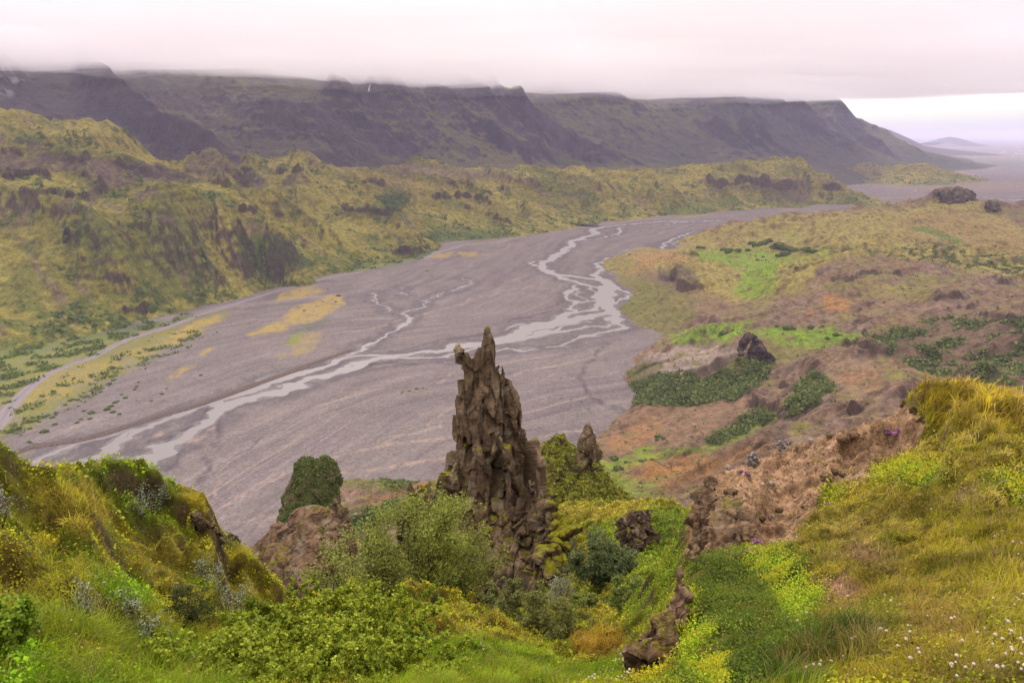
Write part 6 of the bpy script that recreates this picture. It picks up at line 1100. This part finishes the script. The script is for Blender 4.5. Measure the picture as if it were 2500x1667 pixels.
fld = np.maximum(fld, .8*poly_mask(FX, FY, zp('Z2', (-200,560), (0,510), (400,435), (700,390), (950,350), (1180,300), (1320,270), (1460,170), (1460,120), (1000,200), (-300,500)), 4)); fld = fld*sstep(-.05, .3, fbm(fg.x/25, fg.y/25, 4, 251))*(fg.r < 2500)*drow/fg.cell
far_scrub('birch_scrub', 'low green scrub along the track at the foot of the left hills', fg, fld, 5200, 2.2, S(84,104,48,.6), S(138,150,66,.62), 74, zmin=-5)
# scrub coat of the stubby stack: a part of it
def coat(parent, co, nrm, mask, n, size, c1, c2, seed):
    rs = np.random.RandomState(seed); k = rs.choice(len(co), n, p=mask/mask.sum()); P = co[k]+nrm[k]*rs.rand(n)[:, None]*size*.5; nn = unit(nrm[k]+rs.randn(n, 3)*.6); t1 = unit(np.cross(nn, rs.randn(n, 3))); t2 = np.cross(nn, t1); s = size*.5*rs.uniform(.5, 1.2, n)[:, None]
    c = (c1+(c2-c1)*rs.rand(n)[:, None])*rs.uniform(.8, 1.2, n)[:, None]
    return mesh_np('foliage', np.stack([P-t1*s, P-t2*s, P+t1*s, P+t2*s], 1).reshape(-1, 3), np.arange(n*4).reshape(-1, 4), M_LEAF, np.repeat(c, 4, 0), parent=parent)
coat(stk, sco, sn, (sstep(-.55, .1, sn[:, 0]+1.1*fbm3(sco/4, 3, 5)+.25)*sstep(.95, .5, sn[:, 2]*0+fbm3(sco/3, 3, 6)+.5)+.01), 16000, .26, S(70,92,44,.6), S(128,140,66,.62), 75)

coat(M2_, m2co, m2n, np.clip(m2m, 0, 1)+.01, 16000, .20, S(110,118,40,.6), S(168,162,62,.65), 77)
# --- countable bushes on the gravel flat and on the meadows
def bush_mesh(seed, n=260, c1=S(78,98,44,.6), c2=S(128,140,64,.65)):
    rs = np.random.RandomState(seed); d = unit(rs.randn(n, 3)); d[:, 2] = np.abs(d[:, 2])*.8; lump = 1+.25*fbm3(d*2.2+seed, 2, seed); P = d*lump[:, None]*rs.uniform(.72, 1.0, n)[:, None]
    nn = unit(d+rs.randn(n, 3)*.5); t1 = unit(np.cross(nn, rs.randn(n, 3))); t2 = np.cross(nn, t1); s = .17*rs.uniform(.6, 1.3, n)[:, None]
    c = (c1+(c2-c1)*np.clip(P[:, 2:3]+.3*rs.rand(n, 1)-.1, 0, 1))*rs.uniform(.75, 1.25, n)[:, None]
    return np.stack([P-t1*s, P-t2*s, P+t1*s, P+t2*s], 1).reshape(-1, 3), np.repeat(c, 4, 0)
BM = []
for k_ in range(4):
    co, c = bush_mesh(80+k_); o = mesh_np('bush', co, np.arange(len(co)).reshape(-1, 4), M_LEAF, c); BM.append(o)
used = [False]*4
def bush(p, R, H, label, group, k):
    k %= 4; o = BM[k] if not used[k] else BM[k].copy()
    if used[k]: COLL.objects.link(o)
    used[k] = True; o.location = p; o.scale = (R, R*.9, H); o.rotation_euler = (0, 0, fl_rs.uniform(0, 6.3)); tag(o, label, 'bush', group)
FB = zp('Z3', (340,925,50),(220,1000,25),(270,1020,28),(235,1010,20),(160,950,18),(600,728,18),(640,765,28),(700,780,42),(690,825,30),(590,855,32),(620,830,25),(820,755,42),(865,775,36),(915,790,28),(880,700,32),(850,730,35),(900,690,25),(1045,685,16),(1160,688,24),(1240,635,28),(1275,595,20),(540,685,34),(590,680,28),(620,690,18),(560,675,22),(770,620,28),(700,610,26),(830,560,32),(870,530,30),(1540,492,26),(1490,512,12),(1660,162,18),(1630,182,12),(430,780,30),(400,815,32),(420,870,34),(300,850,22),(230,900,30),(130,905,34),(60,930,30),(1030,600,26),(1045,580,24),(1060,545,22),(960,665,30),(930,640,22),(500,720,26),(740,590,30))
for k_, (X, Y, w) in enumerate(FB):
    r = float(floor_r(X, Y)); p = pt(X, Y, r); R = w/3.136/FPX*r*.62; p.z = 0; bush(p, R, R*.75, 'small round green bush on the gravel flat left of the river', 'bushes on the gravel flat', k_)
for k_, (X, Y, w) in enumerate(zp('Z2', (105,740,10),(165,780,18),(350,695,10),(430,755,10),(470,695,18),(495,640,26),(285,735,9),(130,585,10),(395,570,12),(670,465,10),(675,560,9),(1345,400,14))):
    r = float(floor_r(X, Y)); p = pt(X, Y, r); R = w/3.92/FPX*r*.9; p.z = 0; bush(p, R, R*.8, 'tiny dark bush on the yellow moss flat beside the track', 'bushes on the yellow flat', k_)
for k_, (X, Y, w) in enumerate(zp('R', (70,400,22),(110,392,22),(150,380,24),(185,377,18),(228,442,10),(312,473,10),(940,320,16),(1005,310,12),(860,470,12),(900,450,12),(940,430,14),(995,440,14),(1050,450,18),(1090,490,16),(1030,532,18),(1055,522,14),(755,506,9),(1100,470,10))):
    r = float(floor_r(X, Y)); p = pt(X, Y, r); R = w/2.24/FPX*r*.55; p.z = 0; bush(p, R, R*.6, 'low green bush on the open gravel near the rock spire', 'bushes on the open gravel', k_)
def D_hit(X, Y):
    a, t = ray(X, Y); rr = np.exp(np.linspace(math.log(250), math.log(2300), 900)); j = np.interp(a, gD.a, np.arange(gD.C)); i = np.interp(np.log(rr), gD.l, np.arange(gD.R)).clip(0, gD.R-2).astype(int); zt = gD.z[i, int(j)]; u = (CAMZ+t*rr) < zt
    k = int(np.argmax(u)) if u.any() else len(rr)-1; return Vector((rr[k]*math.sin(a), rr[k]*math.cos(a), float(zt[k]))), rr[k]
_, rk = D_hit(*zp('Z4', (1400, 560))[0]); rk = float(rk)-6
o, _, _, _ = rock('rock_crag', 'Z4', [[(1400,440,30,rk+7),(1400,480,60,rk+7),(1400,560,70,rk+7),(1400,640,60,rk+5)], [(1345,345,12,rk),(1335,385,40,rk),(1300,440,34,rk),(1290,490,26,rk),(1290,520,20,rk-4)], [(1370,360,18,rk+8),(1400,420,40,rk+8),(1430,480,40,rk+8),(1420,560,40,rk)], [(1435,450,18,rk),(1455,490,38,rk),(1510,545,30,rk),(1520,600,26,rk-4)]], 1.4, M_ROCKF, 45.0, (S(86,68,66), S(112,90,82), S(40,32,36)), moss=(.85, 1.2), mosscol=S(150,120,96), amp=1.0, stretch=(1, 1, 1), seed=95); tag(o, 'dark hollowed rock knob on the crest of the pale ridge, right bank', 'rock')
for lst, z, lb, gp in [([(200,1155,38),(145,1110,12),(265,1135,14),(170,1175,20)], 'N', 'dark birch clump on the green slope left of the hollow knob', 'bushes left of the knob'),
    ([(575,1105,16),(660,1115,42),(700,1125,20),(820,1120,26),(905,1105,18),(620,1160,12),(715,1190,8),(940,1190,20),(1000,1170,26),(1040,1170,16),(895,1150,14)], 'N', 'birch bush on the bright green dip behind the hollow knob', 'bushes behind the knob'),
    ([(200,555,30),(240,565,42),(300,570,25),(370,560,22),(400,510,30),(440,520,40),(480,510,35),(520,490,30),(560,540,34),(600,530,50),(650,545,46),(700,560,40),(640,590,40),(590,600,26),(740,560,30),(790,560,40),(830,570,30),(870,572,20),(20,540,26),(50,548,18)], 'N', 'dark birch thicket along the upper edge of the bright meadow', 'birches along the meadow'),
    ([(440,630,14),(640,680,14),(720,690,18),(670,690,12),(480,610,12)], 'N', 'small bush on the open bright meadow', 'bushes on the meadow'),
    ([(305,1310,45),(345,1390,48),(400,1340,20),(545,1250,14),(510,1495,18),(640,1470,14),(520,1330,26),(600,1320,20)], 'Z4', 'dark green bush in the grassy valley right of the smaller pinnacle', 'bushes in the near valley'),
    ([(650,1140,30),(690,1160,22),(640,1170,20)], 'Z4', 'bush at the foot of the orange dune', 'bushes at the dune'), ([(1535,985,24)], 'Z4', 'lone dark bush under the small cave rock', None)]:
    for k_, (X, Y, w) in enumerate(lst):
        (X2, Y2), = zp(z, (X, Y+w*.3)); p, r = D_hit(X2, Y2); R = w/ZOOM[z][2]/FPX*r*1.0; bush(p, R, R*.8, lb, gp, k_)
for k_, u_ in enumerate(used):
    if not u_: bpy.data.objects.remove(BM[k_])
